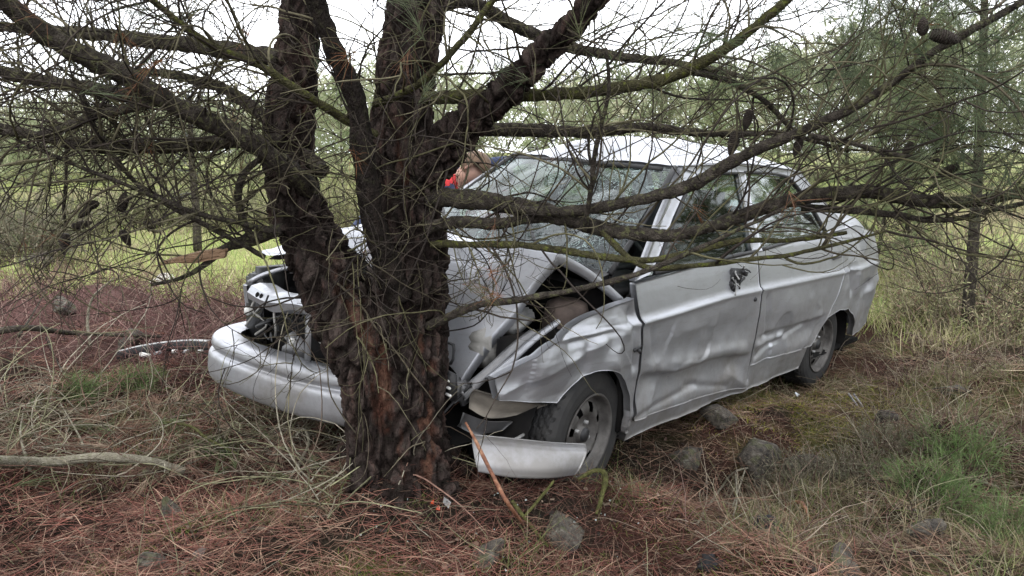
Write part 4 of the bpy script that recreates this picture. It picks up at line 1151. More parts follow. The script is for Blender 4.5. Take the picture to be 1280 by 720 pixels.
plate = sstep(0.55, 0.95, cid2 * 0.6 + 0.4 * cid) * sstep(0.1, 0.35, edge) * (0.35 + 0.5 * (fbm(V * 3, 2, 19) > .5)) * 0.75
trunk_V = V + N * disp[:, None]
tput('trunk', np_mesh('trunk', trunk_V, Fq, M_BARK, None, True, None, {'crack': crack * 0.85, 'plate': plate, 'wound': np.clip(wound, 0, 1)}))

# limbs: (px, py, radius px, distance)
LIMBS = [
    ('A', [(502, 372, 17, 2.47), (486, 335, 18, 2.44), (474, 300, 17.5, 2.40), (463, 260, 16.5, 2.36), (455, 200, 15.5, 2.32), (442, 120, 14.5, 2.27), (415, 58, 13, 2.22), (392, -10, 12, 2.18), (376, -60, 11, 2.14), (340, -230, 8.5, 2.05), (325, -450, 5, 1.98), (300, -640, 2, 1.95)], M_DARKLIMB),
    ('C', [(388, 238, 14, 2.58), (370, 220, 14, 2.5), (333, 190, 13.5, 2.42), (292, 165, 13, 2.36), (250, 145, 13, 2.3), (208, 124, 13, 2.25), (172, 103, 13.5, 2.2), (125, 80, 13.5, 2.15), (83, 57, 13.5, 2.1), (42, 32, 13, 2.05), (8, 2, 12.5, 2.0), (-25, -45, 11.5, 1.95), (-110, -190, 8, 1.88), (-180, -380, 4, 1.82), (-210, -500, 2, 1.8)], M_LIMB),
    ('D', [(222, 128, 9, 2.28), (190, 124, 10, 2.3), (150, 117, 10, 2.32), (110, 110, 9.5, 2.35), (60, 104, 9, 2.38), (0, 88, 8, 2.4), (-60, 70, 7, 2.4)], M_LIMB),
    ('E', [(352, 176, 8.5, 2.62), (290, 178, 8.5, 2.55), (235, 182, 9, 2.5), (190, 184, 8.5, 2.48), (130, 183, 8, 2.45), (70, 175, 6.5, 2.42), (0, 158, 5, 2.4), (-40, 150, 4, 2.4)], M_LIMB),
    ('F', [(352, 72, 11, 2.7), (300, 66, 11, 2.75), (250, 58, 10.5, 2.8), (200, 52, 10, 2.85), (150, 46, 9, 2.9), (95, 40, 8, 2.95), (30, 36, 6, 3.0), (-40, 30, 5, 3.0)], M_LIMB),
    ('G', [(470, 168, 6.5, 2.48), (430, 150, 6, 2.4), (380, 118, 5.5, 2.3), (338, 90, 5.2, 2.25), (300, 72, 5, 2.2), (262, 55, 4.6, 2.15), (225, 28, 4.2, 2.1), (185, -4, 4, 2.05)], M_MOSSY),
    ('H', [(205, 124, 6, 2.25), (170, 132, 6, 2.22), (130, 142, 6, 2.2), (80, 160, 6, 2.18), (40, 168, 5.5, 2.15), (-20, 160, 5, 2.1)], M_LIMB),
    ('I', [(350, 292, 5, 2.52), (300, 280, 4, 2.4), (250, 268, 3.6, 2.32), (205, 252, 3.4, 2.26), (165, 235, 3.2, 2.2), (110, 212, 3, 2.15), (60, 190, 2.6, 2.1), (20, 172, 2, 2.05)], M_LIMB),
    ('J', [(330, 322, 4, 2.5), (290, 300, 3.6, 2.42), (240, 274, 3.4, 2.36), (180, 238, 3.2, 2.3), (150, 205, 3, 2.25), (120, 160, 2.6, 2.2), (100, 110, 2.2, 2.15)], M_LIMB),
    ('K', [(365, 282, 10, 2.56), (335, 292, 10, 2.54), (305, 302, 9, 2.52), (280, 312, 6.5, 2.5), (252, 333, 4, 2.48), (225, 348, 3.2, 2.46), (190, 355, 2.4, 2.44)], M_LIMB),
    ('N', [(520, 172, 9, 2.64), (560, 158, 9, 2.72), (620, 162, 9, 2.8), (680, 163, 8.5, 2.86), (740, 165, 8, 2.92), (810, 160, 6.5, 3.0), (900, 168, 4.5, 3.05), (980, 165, 3, 3.1)], M_LIMB),
    ('M', [(515, 125, 9.5, 2.62), (560, 121, 9, 2.55), (620, 119, 8.5, 2.48), (690, 118, 8.5, 2.42), (755, 112, 8.5, 2.36), (815, 103, 8, 2.3), (867, 86, 7.5, 2.25), (915, 55, 7, 2.2), (950, 27, 6.5, 2.16), (985, 0, 6, 2.12), (1020, -40, 5.2, 2.1), (1080, -150, 4, 2.06), (1120, -280, 2, 2.03)], M_MOSSY),
    ('O', [(520, 20, 9, 2.7), (580, 2, 9, 2.75), (640, 30, 8.5, 2.82), (690, 52, 8, 2.9), (750, 68, 6.5, 2.95), (810, 74, 5.5, 3.0), (880, 85, 4, 3.05), (960, 105, 3, 3.1)], M_LIMB),
    ('P', [(640, 262, 6, 2.36), (700, 264, 7, 2.3), (752, 259, 7.5, 2.26), (810, 247, 8.5, 2.22), (860, 233, 9, 2.18), (905, 208, 8.5, 2.14), (950, 186, 8, 2.1), (1000, 165, 7, 2.07), (1060, 138, 6.5, 2.03), (1110, 105, 6, 2.0), (1160, 70, 5.5, 1.97), (1220, 35, 5, 1.93), (1285, -2, 4.5, 1.9), (1320, -20, 4, 1.88)], M_LIMB),
    ('Q', [(530, 246, 15, 2.55), (575, 248, 13.5, 2.48), (640, 257, 12.5, 2.42), (690, 268, 12, 2.37), (740, 284, 11.5, 2.32), (790, 292, 10, 2.29), (840, 294, 9.5, 2.26), (890, 284, 9, 2.24), (935, 268, 9, 2.22), (985, 252, 9.5, 2.2), (1040, 243, 10, 2.18), (1090, 240, 9.5, 2.16), (1150, 251, 9, 2.14), (1215, 251, 8.5, 2.12), (1290, 240, 8, 2.1), (1340, 230, 8, 2.08)], M_LIMB),
    ('Q2', [(535, 284, 9, 2.5), (570, 278, 8.5, 2.46), (620, 279, 7.5, 2.42), (660, 273, 7, 2.39), (700, 272, 6, 2.36)], M_LIMB),
    ('R', [(540, 306, 6, 2.5), (580, 306, 5.5, 2.44), (630, 305, 5.2, 2.38), (690, 311, 5, 2.33), (750, 321, 4.8, 2.29), (810, 324, 4.6, 2.26), (860, 315, 4.6, 2.24), (920, 302, 4.2, 2.22), (990, 300, 3.4, 2.2), (1060, 290, 2.6, 2.18)], M_MOSSY),
    ('S', [(535, 408, 7, 2.46), (565, 394, 5.8, 2.40), (600, 382, 5.2, 2.35), (650, 374, 4.8, 2.3), (700, 366, 4.4, 2.26), (760, 352, 4.2, 2.22), (815, 335, 4, 2.19), (855, 318, 3.6, 2.17), (900, 298, 3.2, 2.15), (950, 275, 2.8, 2.12), (1000, 250, 2.2, 2.1)], M_LIMB),
    ('T', [(1000, 262, 5.5, 2.24), (1050, 262, 5, 2.2), (1110, 268, 4.5, 2.16), (1180, 275, 4, 2.12), (1240, 262, 3.5, 2.08), (1300, 250, 3, 2.05)], M_LIMB),
    ('U', [(750, 288, 4.5, 2.3), (800, 330, 4, 2.26), (860, 332, 3.8, 2.22), (930, 325, 3.4, 2.18), (1000, 316, 3, 2.15), (1060, 302, 2.4, 2.12), (1110, 288, 1.8, 2.1)], M_MOSSY),
    ('V', [(870, 92, 5, 2.24), (915, 103, 4.2, 2.28), (960, 130, 3.8, 2.32), (1000, 170, 3.2, 2.36), (1060, 190, 2.6, 2.4)], M_LIMB),
    ('W', [(1000, 165, 4, 2.08), (960, 205, 4, 2.06), (1040, 196, 3.6, 2.04), (1100, 200, 3.2, 2.0), (1180, 205, 2.6, 1.97)], M_LIMB),
    ('X', [(730, 290, 3.5, 2.3), (736, 250, 3.5, 2.22), (742, 205, 3.4, 2.16), (752, 160, 3.2, 2.1), (762, 110, 2.8, 2.05), (758, 60, 2.4, 2.0)], M_LIMB),
    ('Y', [(470, 130, 6, 2.5), (500, 118, 5.5, 2.42), (540, 92, 5, 2.34), (570, 60, 4.6, 2.28), (610, 10, 4.2, 2.22), (630, -20, 4, 2.2)], M_MOSSY),
    ('Z', [(380, 235, 11, 2.6), (410, 200, 10, 2.66), (300, 130, 9, 2.8), (240, 105, 7, 2.9)], M_LIMB),
    ('L', [(84, 182, 2.6, 2.44), (83, 215, 2.4, 2.44), (81, 255, 2.2, 2.44), (82, 288, 1.8, 2.44)], M_LIMB),
    ('l2', [(350, 205, 9, 2.55), (385, 215, 10, 2.5), (430, 222, 10, 2.5), (460, 240, 10, 2.5)], M_LIMB),
    ('l3', [(300, 168, 5, 2.36), (260, 210, 4.2, 2.3), (310, 218, 5, 2.44), (300, 250, 5, 2.46), (312, 280, 5, 2.48), (330, 300, 4, 2.5)], M_LIMB),
]
LIMBS = [l for l in LIMBS if l[0] not in ('Z', 'W', 'l3', 'l2')] + [
    ('l4', [(318, 300, 5, 2.50), (303, 275, 5.5, 2.49), (298, 245, 5.5, 2.47), (308, 215, 5, 2.45), (330, 195, 4, 2.43)], M_LIMB),
    ('l5', [(404, 215, 11, 2.62), (350, 165, 10, 2.72), (310, 130, 9, 2.8), (262, 105, 7.5, 2.9), (200, 92, 6, 3.0), (120, 88, 5, 3.05)], M_LIMB),
    ('W', [(1010, 168, 4, 2.06), (1060, 178, 3.6, 2.04), (1110, 190, 3.2, 2.0), (1180, 200, 2.6, 1.97)], M_LIMB)]
limb_curves = []
for key, pts, m in LIMBS:
    P, Rm = px_path(pts)
    nn = max(24, int(np.sum(np.linalg.norm(np.diff(P, axis=0), axis=1)) / 0.010))
    q = spline(np.column_stack([P, Rm]), nn)
    q[:, :3] += 0.006 * (np.stack([fbm(q[:, :3] * 9, 2, 61 + k) for k in range(3)], 1) - .5) * 2
    rr = np.maximum(q[:, 3] * 0.9, 0.0012)
    sides = 18 if rr.max() > 0.02 else 10
    V, F = tubes(q[None, :, :3], rr[None], sides)
    # knots and rough bark
    a = np.repeat(q[:, :3], sides, 0); dv = V - a
    kn = 1 + 0.55 * (fbm(V * 42, 3, 33) - .5) + 0.34 * (fbm(a * 16, 2, 35) - .5)
    V = a + dv * kn[:, None]
    tput('branch', np_mesh('branch', V, F, m))
    limb_curves.append((key, q[:, :3], rr))
# splintered wedge of pale wood at the snapped limb
w0 = np.array([at(284, 309, 2.5), at(282, 322, 2.49), at(240, 329, 2.46), at(200, 328, 2.42), at(232, 319, 2.45)])
bmw = bmesh.new()
fr = [bmw.verts.new(p + np.array([0, -0.012, 0])) for p in w0]; bk = [bmw.verts.new(p + np.array([0, 0.014, 0.004])) for p in w0]
bmw.faces.new(fr); bmw.faces.new(bk[::-1])
for i in range(5): bmw.faces.new([fr[i], bk[i], bk[(i + 1) % 5], fr[(i + 1) % 5]])
bmesh.ops.subdivide_edges(bmw, edges=bmw.edges[:], cuts=3, use_grid_fill=True)
for v in bmw.verts: v.co += Vector(mnoise.noise_vector(v.co * 45)) * 0.004
o = bm_put('splintered_wood', bmw, M_WOOD, pine, smooth=False, label='pale orange splintered wood of the snapped limb')
o.location = -Vector(pine_off)
V, F = tubes(np.array([spline([at(285, 312, 2.49), at(240, 324, 2.45), at(205 - 8 * k, 327 + 3 * k, 2.42)], 10) for k in range(3)]), np.tile(np.linspace(0.006, 0.0012, 10), (3, 1)), 4)
tput('splinter', np_mesh('splinter', V, F, M_WOOD))

# twigs grow from the limbs: three orders, bare and curved
rg = np.random.default_rng(5)
def ok(P):
    cab = (P[:, -1, 0] > 0.05) & (P[:, -1, 0] < 1.05) & (P[:, -1, 2] < 1.62)
    low = (P[..., 2].min(1) < 1.06) & (P[:, 0, 0] > 0.10)
    return (P[..., 1].min(1) > 1.35) & (~low | (rg.random(len(P)) < 0.10)) & (~cab | (rg.random(len(P)) < 0.50))
def samp(curve, n, a=0.05, b=1.0):
    key, P, rr = curve
    t = rg.uniform(a, b, n) * (len(P) - 1); i = np.clip(t.astype(int), 0, len(P) - 2)
    p = P[i] + (P[i + 1] - P[i]) * (t - i)[:, None]
    return p, unit(P[i + 1] - P[i]), rr[i]
dens = {'C': 58, 'D': 32, 'E': 40, 'F': 48, 'G': 32, 'H': 22, 'I': 20, 'J': 20, 'K': 12, 'M': 44, 'N': 30, 'O': 28, 'P': 46, 'Q': 52, 'Q2': 8, 'R': 30, 'S': 28, 'T': 14, 'U': 22, 'V': 12, 'W': 12, 'X': 12, 'Y': 14, 'L': 0, 'l2': 6, 'l4': 8, 'l5': 34}
p0, d0, L1 = [], [], []
for c in limb_curves:
    k = dens.get(c[0], 8)
    if not k: continue
    p, t, r = samp(c, k)
    rad = rg.normal(size=(k, 3)); rad[:, 1] *= 0.55; rad[:, 2] += np.where(p[:, 0] > 0.0, 0.35, -0.15)
    rad = unit(rad - (rad * t).sum(1, keepdims=True) * t)
    p0.append(p); d0.append(unit(rad * 0.8 + t * 0.75)); L1.append(rg.uniform(0.22, 0.75, k))
# shoots straight off the trunk
k = 80
i = rg.choice(len(trunk_V), 6000); i = i[(trunk_V[i, 1] < 2.62) & (trunk_V[i, 2] > 0.75) & (trunk_V[i, 2] < 2.3)][:k]
p0.append(trunk_V[i]); d0.append(unit(N[i] + rg.normal(size=(len(i), 3)) * 0.6)); L1.append(rg.uniform(0.2, 0.6, len(i)))
p0 = np.concatenate(p0); d0 = np.concatenate(d0); L1 = np.concatenate(L1)
P1 = grow(p0, d0, 16, L1, rg.normal(0, 1.5, len(p0)), rg, 0.35, 0.0)
keep = ok(P1); P1 = P1[keep]; p0 = p0[keep]; L1 = L1[keep]
r1 = rg.uniform(0.0022, 0.0046, len(p0))
def child(P, n, lo, hi, a=0.25):
    j = rg.integers(0, len(P), n); S = P.shape[1]
    t = rg.uniform(a, 0.98, n) * (S - 1); i = np.clip(t.astype(int), 0, S - 2)
    p = P[j, i] + (P[j, i + 1] - P[j, i]) * (t - i)[:, None]
    tg = unit(P[j, i + 1] - P[j, i])
    rad = rg.normal(size=(n, 3)); rad = unit(rad - (rad * tg).sum(1, keepdims=True) * tg)
    return p, unit(rad * 0.75 + tg * 0.7), rg.uniform(lo, hi, n)
p, d, ln = child(P1, 2100, 0.12, 0.42)
P2 = grow(p, d, 11, ln, rg.normal(0, 1.5, len(p)), rg, 0.35, -0.05); r2 = rg.uniform(0.0013, 0.0024, len(p))
p, d, ln = child(P2, 3600, 0.06, 0.24, 0.2)
P3 = grow(p, d, 8, ln, rg.normal(0, 1.6, len(p)), rg, 0.3, 0.15); r3 = rg.uniform(0.0008, 0.0014, len(p))
TW_COL = [(0.055, 0.047, 0.033), (0.085, 0.080, 0.045), (0.038, 0.031, 0.026), (0.11, 0.10, 0.065), (0.030, 0.025, 0.022)]
def twig_arrays(P, r, sides, tip=0.35):
    S = P.shape[1]
    Rr = r[:, None] * np.linspace(1, tip, S)[None]
    V, F = tubes(P, Rr, sides, cap=False)
    c = pick(len(P), TW_COL, rg)
    return V, F, np.repeat(c, S * sides, 0)
k1 = np.ones(len(P1), bool); P1k, r1k = P1[k1], r1[k1]
size = L1[k1] * r1k / P1k[:, 8, 1]
order = np.argsort(-size)
base_c = pick(len(P1k), TW_COL, rg)
for q_ in order[:260]:
    V, F = tubes(P1k[q_:q_ + 1], (r1k[q_] * np.linspace(1, .35, 16))[None], 5)
    tput('twig', np_mesh('twig', V, F, M_TWIG, np.repeat(base_c[q_:q_ + 1], len(V), 0)))
A = Acc()
if len(order) > 260: A.add(*twig_arrays(P1k[order[260:]], r1k[order[260:]], 4))
m2_, m3_ = ok(P2), ok(P3)
A.add(*twig_arrays(P2[m2_], r2[m2_], 4)); A.add(*twig_arrays(P3[m3_], r3[m3_], 3))
tput('fine_twigs', A.mesh('fine_twigs', M_TWIG), kind='stuff')

# needles still alive toward the right-hand limb ends, brown ones elsewhere
def tufts(pos, dirs, k, lo, hi, spreadv, w, rng):
    n = len(pos)
    b = np.repeat(pos, k, 0); d = unit(np.repeat(dirs, k, 0) + rng.normal(size=(n * k, 3)) * spreadv)
    b = b - np.repeat(dirs, k, 0) * rng.uniform(0, 0.05, (n * k, 1))
    ln = rng.uniform(lo, hi, n * k)
    bend = np.stack([rng.normal(0, .008, n * k), rng.normal(0, .008, n * k), -rng.uniform(0.0, 0.035, n * k)], 1)
    return blades(b, d, ln, np.full(n * k, w) * rng.uniform(.8, 1.2, n * k), bend, rng)
Pa, Pb = P3[m3_], P2[m2_]
tip3 = np.concatenate([Pa[:, -1], Pb[:, -1]]); dir3 = np.concatenate([unit(Pa[:, -1] - Pa[:, -2]), unit(Pb[:, -1] - Pb[:, -2])])
wR = (0.22 + 0.78 * sstep(0.75, 1.25, tip3[:, 0])) * (0.13 + 0.87 * sstep(0.1, 0.4, tip3[:, 0])) * sstep(1.45, 1.70, tip3[:, 2] + 0.25 * sstep(.9, 1.3, tip3[:, 0]))
wR = np.maximum(wR, 0.38 * sstep(1.95, 2.2, tip3[:, 2]))
sel = (rg.random(len(tip3)) < wR * 0.95) & (tip3[:, 1] > 1.45)
V, F = tufts(tip3[sel], dir3[sel], 22, 0.07, 0.16, 0.45, 0.0013, rg)
c = np.repeat(pick(int(sel.sum()), [(0.11, 0.145, 0.075), (0.13, 0.155, 0.09), (0.09, 0.12, 0.07), (0.15, 0.165, 0.085)], rg), 22 * 5, 0)
tput('needles', np_mesh('needles', V, F, M_LEAF, c, False), kind='stuff')
sel = rg.random(len(tip3)) < 0.012
V, F = tufts(tip3[sel], dir3[sel], 16, 0.05, 0.11, 0.6, 0.0012, rg)
c = np.repeat(pick(int(sel.sum()), [(0.22, 0.10, 0.05), (0.17, 0.09, 0.055)], rg), 16 * 5, 0)
tput('dead_needles', np_mesh('dead_needles', V, F, M_LITTER, c, False), kind='stuff')

# the living crown above the bare limbs
n = 1500
rr_ = 3.3 * np.sqrt(rg.random(n)); aa_ = rg.uniform(0, 2 * math.pi, n)
cx, cy = -0.3 + rr_ * np.cos(aa_), 2.7 + rr_ * np.sin(aa_)
cz = np.maximum(2.75, 1.41 + 0.24 * cy + 0.55) + rg.uniform(0, 1, n) ** 1.3 * (4.2 - rr_ * .8)
V, F = tufts(np.stack([cx, cy, cz], 1), unit(rg.normal(size=(n, 3)) + np.array([0, 0, .6])), 34, 0.10, 0.20, 0.8, 0.006, rg)
tput('crown', np_mesh('crown', V, F, M_LEAF, np.repeat(pick(n, [(0.075, 0.105, 0.05), (0.09, 0.115, 0.06), (0.06, 0.085, 0.045)], rg), 34 * 5, 0), False), kind='stuff')
top_ = grow(np.repeat(np.array([[-0.38, 2.7, 2.6], [-0.28, 2.7, 3.0], [-0.75, 2.8, 2.6]]), 16, 0), unit(rg.normal(size=(48, 3)) + np.array([0, 0, 1.0])), 14, rg.uniform(1.2, 3.2, 48), rg.normal(0, .5, 48), rg, .3)
top_[..., 2] = np.maximum(top_[..., 2], 2.6 + 0.24 * np.maximum(top_[..., 1] - 2.6, 0))
V, F = tubes(top_, np.full((48, 1), .028) * np.linspace(1, .2, 14)[None], 7); tput('crown_limbs', np_mesh('crown_limbs', V, F, M_LIMB), kind='stuff')

# cones
def cone_mesh(L=0.10, W=0.042):
    A = Acc(); n = 9; rows = 13
    prof = lambda t: W * 0.5 * (math.sin(math.pi * min(1, t * 0.85 + 0.18)) ** 0.8)
    V, F = tubes(np.array([[(0, 0, -L * t) for t in np.linspace(0, 1, 14)]]), np.array([[max(0.002, prof(t) * 0.85) for t in np.linspace(0, 1, 14)]]), 10)
    A.add(V, F)
    for r in range(rows):
        t = (r + 0.5) / rows
        for k in range(n):
            a = 2 * math.pi * (k + 0.5 * (r % 2)) / n; R0 = prof(t)
            c = np.array([math.cos(a) * R0 * 0.9, math.sin(a) * R0 * 0.9, -L * t])
            out = np.array([math.cos(a), math.sin(a), 0.25]); tan = np.array([-math.sin(a), math.cos(a), 0]); h = L / rows
            w = R0 * 0.42
            v = np.array([c - tan * w - np.array([0, 0, h * .9]), c + tan * w - np.array([0, 0, h * .9]), c + tan * w + out * 0.003, c - tan * w + out * 0.003, c + out * 0.006 - np.array([0, 0, h * 0.3])])
            A.add(v, np.array([[0, 1, 4], [1, 2, 4], [2, 3, 4], [3, 0, 4]]))
    return A.mesh('pine_cone', M_CONE, False)
cone_me = cone_mesh()
for px, py, Y, rx, rz, sc in ((82, 300, 2.44, 0.1, 0.2, 0.72), (90, 292, 2.44, 2.0, -0.9, 0.62), (151, 272, 2.4, 2.9, 0.3, 0.72), (152, 296, 2.4, 0.5, -0.7, 0.62), (121, 262, 2.42, 1.4, 1.1, 0.6), (112, 268, 2.42, 1.0, 1.3, 0.55), (181, 285, 2.4, 0.8, -0.6, 0.5),
                           (1153, 50, 1.80, 2.8, -0.2, 0.52), (1163, 50, 1.80, 1.45, -1.75, 0.70), (938, 145, 2.2, 0.1, 0.0, 0.62), (921, 172, 2.15, 0.1, 0.2, 0.72), (1001, 180, 2.1, 0.2, 0.4, 0.55), (1199, 215, 2.05, 1.2, 0.8, 0.55), (1178, 252, 2.12, 1.0, 1.5, 0.5), (1140, 185, 2.05, 0.4, 0.5, .5)):
    o = put('pine_cone', cone_me, pine)
    top = at(px, py - 8, Y)
    o.location = Vector(top - pine_off); o.rotation_euler = (rx * 0.9, 0.2, rz); o.scale = (sc,) * 3
    if py - 8 > 0:
        # short stalk that carries the cone
        if px < 200 and px > 100 or px > 900:
            a_ = top - pine_off

# ---------------------------------------------------------------- ground cover
def gpt(px, py, up=0.0):
    """Where the sight line through that spot of the photograph meets the ground."""
    a, b = (px - 640) / 924.0, (360 - py) / 924.0
    v = np.array([a, _ct + _st * b, -_st + _ct * b]); v = v / v[1]
    lo, hi = 1.2, 60.0
    ys = np.linspace(lo, hi, 4000)
    P = CAM + v * ys[:, None]
    below = P[:, 2] < ground_z(P[:, 0], P[:, 1])
    k = int(np.argmax(below)) if below.any() else len(ys) - 1
    p = P[k].copy(); p[2] = float(ground_z(p[0], p[1])) + up
    return p

rg = np.random.default_rng(77)
def clear_(x, y):
    u_, v_ = (x - CAR_C[0]) * CAR_F[0] + (y - CAR_C[1]) * CAR_F[1], (x - CAR_C[0]) * CAR_L[0] + (y - CAR_C[1]) * CAR_L[1]
    return sstep(0.05, 0.55, np.maximum(np.abs(u_) - 2.25, np.abs(v_) - 0.85))
bank_ = lambda x, y: np.clip(1.3 * np.exp(-(((x - 1.58) / .5) ** 2 + ((y - 3.92) / .32) ** 2)), 0, 1)
def tangle(n, x0, x1, y0, y1, dens, L, r, curl, cols, up0=0.02, tilt=0.5, S=9, sides=3, grav=-0.4, rng=rg):
    x, y = scatter(n, x0, x1, y0, y1, dens, rng); k = len(x)
    a = rng.uniform(0, 2 * math.pi, k)
    d = unit(np.stack([np.cos(a), np.sin(a), np.abs(rng.normal(tilt, 0.45, k))], 1))
    P = grow(on_ground(x, y, 0) + np.stack([0 * x, 0 * x, rng.uniform(0, up0, k)], 1), d, S, rng.uniform(*L, k), rng.normal(0, curl, k), rng, 0.3, grav)
    gz = ground_z(P[..., 0], P[..., 1]); P[..., 2] = np.maximum(P[..., 2], gz + 0.003)
    V, F = tubes(P, rng.uniform(*r, k)[:, None] * np.linspace(1, .45, S)[None], sides, cap=False)
    return V, F, np.repeat(pick(k, cols, rng), S * sides, 0)

PALE = [(0.15, 0.13, 0.095), (0.11, 0.10, 0.065), (0.25, 0.23, 0.18), (0.11, 0.085, 0.065), (0.20, 0.195, 0.12), (0.15, 0.09, 0.07)]
A = Acc()
# the tangle of dead twigs in front of the car's right corner
A.add(*tangle(1900, -2.8, -0.34, 2.30, 3.75, lambda x, y: (0.30 + 0.70 * (pn(x, y, 2.2, 91) > .47)) * (y > np.where(x < -.8, 2.66, 2.3)), (0.20, 0.70), (0.0017, 0.0040), 1.9, PALE, 0.08, 0.30, 12))
A.add(*tangle(700, -2.2, 2.6, 1.7, 3.2, lambda x, y: 0.5 + 0 * x, (0.10, 0.4), (0.001, 0.0022), 1.2, PALE, 0.02, 0.15, 8))
A.add(*tangle(4600, 0.7, 3.8, 2.2, 5.4, lambda x, y: (0.2 + 0.8 * (pn(x, y, 2.0, 92) > .5)) * (.15 + .85 * clear_(x, y)), (0.08, 0.36), (0.001, 0.0024), 1.0, [(0.20, 0.175, 0.13), (0.13, 0.11, 0.08), (0.16, 0.10, 0.075), (0.24, 0.22, 0.16)], 0.02, 0.6, 8))
x, y = scatter(170, -2.6, -0.2, 2.5, 3.7, None, rg)
V, F = tufts(on_ground(x, y, .10), unit(np.stack([rg.normal(0, 1, len(x)), rg.normal(0, 1, len(x)), rg.normal(0, .4, len(x))], 1)), 26, .08, .17, .30, .0014, rg)
A.add(V, F, np.repeat(pick(len(x), [(0.20, 0.125, 0.09), (0.14, 0.085, 0.065), (0.25, 0.19, 0.14), (0.10, 0.12, 0.06)], rg), 26 * 5, 0))
put('dead_twigs', A.mesh('dead_twigs', M_TWIG), label='tangle of pale dead twigs over the forest floor', cat='dead twigs', kind='stuff')

# reddish dead bracken and heath behind the tangle, and again to the right of the car
A = Acc()
HEATH = [(0.13, 0.068, 0.062), (0.09, 0.05, 0.047), (0.17, 0.10, 0.09), (0.25, 0.18, 0.15), (0.045, 0.028, 0.025)]
A.add(*tangle(17000, -6.5, -0.9, 3.7, 8.2, lambda x, y: np.clip(0.2 + sstep(3.7, 4.4, y) - sstep(5.5, 7.0, y), 0.08, 1) * (0.25 + 0.75 * (pn(x, y, 1.6, 93) > .42)), (0.10, 0.50), (0.0016, 0.0034), 1.7, HEATH, 0.05, 0.85, 7))
A.add(*tangle(5200, 1.9, 6.5, 4.6, 7.5, lambda x, y: (0.2 + 0.8 * (pn(x, y, 1.6, 94) > .48)) * clear_(x, y), (0.08, 0.32), (0.0016, 0.003), 1.2, HEATH + [(0.34, 0.29, 0.20), (0.27, 0.23, 0.15)] * 3, 0.03, 0.8, 7))
A.add(*tangle(6500, 0.5, 4.0, 1.9, 5.2, lambda x, y: (0.10 + 0.90 * (pn(x, y, 1.9, 104) > .50)) * (1 - .9 * bank_(x, y)) * (.1 + .9 * clear_(x, y)), (0.06, 0.28), (0.0012, 0.0026), 1.4, [(0.10, 0.06, 0.052), (0.07, 0.045, 0.038), (0.15, 0.10, 0.085), (0.045, 0.03, 0.025), (0.20, 0.165, 0.13)], 0.03, 0.7, 7))
put('dead_bracken', A.mesh('dead_bracken', M_TWIG), label='reddish dead bracken and heath', cat='bracken', kind='stuff')

# grass: bright meadow beyond, thin dry tufts near
def grass(n, x0, x1, y0, y1, dens, L, w, cols, rng=rg, lean=0.35):
    x, y = scatter(n, x0, x1, y0, y1, dens, rng); k = len(x)
    d = unit(np.stack([rng.normal(0, lean, k), rng.normal(0, lean, k), np.ones(k)], 1))
    ln = rng.uniform(*L, k)
    V, F = blades(on_ground(x, y, -0.01), d, ln, rng.uniform(*w, k), np.stack([rng.normal(0, .22, k), rng.normal(0, .22, k), -rng.uniform(0, .25, k)], 1) * ln[:, None], rng)
    return V, F, np.repeat(pick(k, cols, rng), 5, 0)
A = Acc()
LUSH = [(0.29, 0.37, 0.10), (0.34, 0.40, 0.15), (0.22, 0.30, 0.10), (0.42, 0.41, 0.20), (0.46, 0.41, 0.26)]
A.add(*grass(70000, -16, 9, 5.9, 20, lambda x, y: np.clip(8 / y, 0, 1) * (0.15 + 0.85 * (pn(x, y, .7, 95) > .43)), (0.08, 0.26), (0.006, 0.014), LUSH))
A.add(*grass(26000, -16, 14, 7.0, 22, lambda x, y: 0.2 + 0.8 * (pn(x, y, .5, 96) > .5), (0.12, 0.5), (0.005, 0.010), [(0.34, 0.30, 0.20), (0.28, 0.25, 0.14), (0.22, 0.21, 0.11), (0.19, 0.22, 0.10)]))
A.add(*grass(30000, 2.0, 8, 4.9, 9, lambda x, y: (0.15 + 0.85 * (pn(x, y, .8, 97) > .46)) * clear_(x, y), (0.08, 0.30), (0.003, 0.007), [(0.27, 0.33, 0.11), (0.38, 0.36, 0.19), (0.30, 0.32, 0.13), (0.42, 0.37, 0.23)]))
put('meadow_grass', A.mesh('meadow_grass', M_LEAF, False), label='yellow green meadow grass beyond the car', cat='grass', kind='stuff')
A = Acc()
DRY = [(0.24, 0.21, 0.13), (0.18, 0.18, 0.085), (0.13, 0.15, 0.06), (0.28, 0.24, 0.16), (0.10, 0.13, 0.045)]
A.add(*grass(42000, 0.3, 4.4, 1.7, 5.6, lambda x, y: (0.05 + 0.95 * (pn(x, y, 2.4, 98) > .525)) * (1 - .9 * bank_(x, y)) * (.15 + .85 * clear_(x, y)), (0.05, 0.20), (0.0016, 0.0032), DRY, lean=.5))
A.add(*grass(15000, -2.4, 0.6, 1.6, 4.0, lambda x, y: 0.04 + 0.9 * (pn(x, y, 2.6, 99) > .56), (0.05, 0.18), (0.0014, 0.0028), DRY, lean=.5))
fp = lambda x, y: np.exp(-(((x + 0.42) / .15) ** 2 + ((y - 1.98) / .09) ** 2))
A.add(*grass(9000, -0.8, 0.0, 1.7, 2.3, lambda x, y: fp(x, y), (0.02, 0.07), (0.0018, 0.003), [(0.13, 0.17, 0.035), (0.17, 0.21, 0.05), (0.10, 0.13, 0.03)], lean=.6))
put('dry_grass', A.mesh('dry_grass', M_LEAF, False), label='thin dry grass among the needles', cat='grass', kind='stuff')
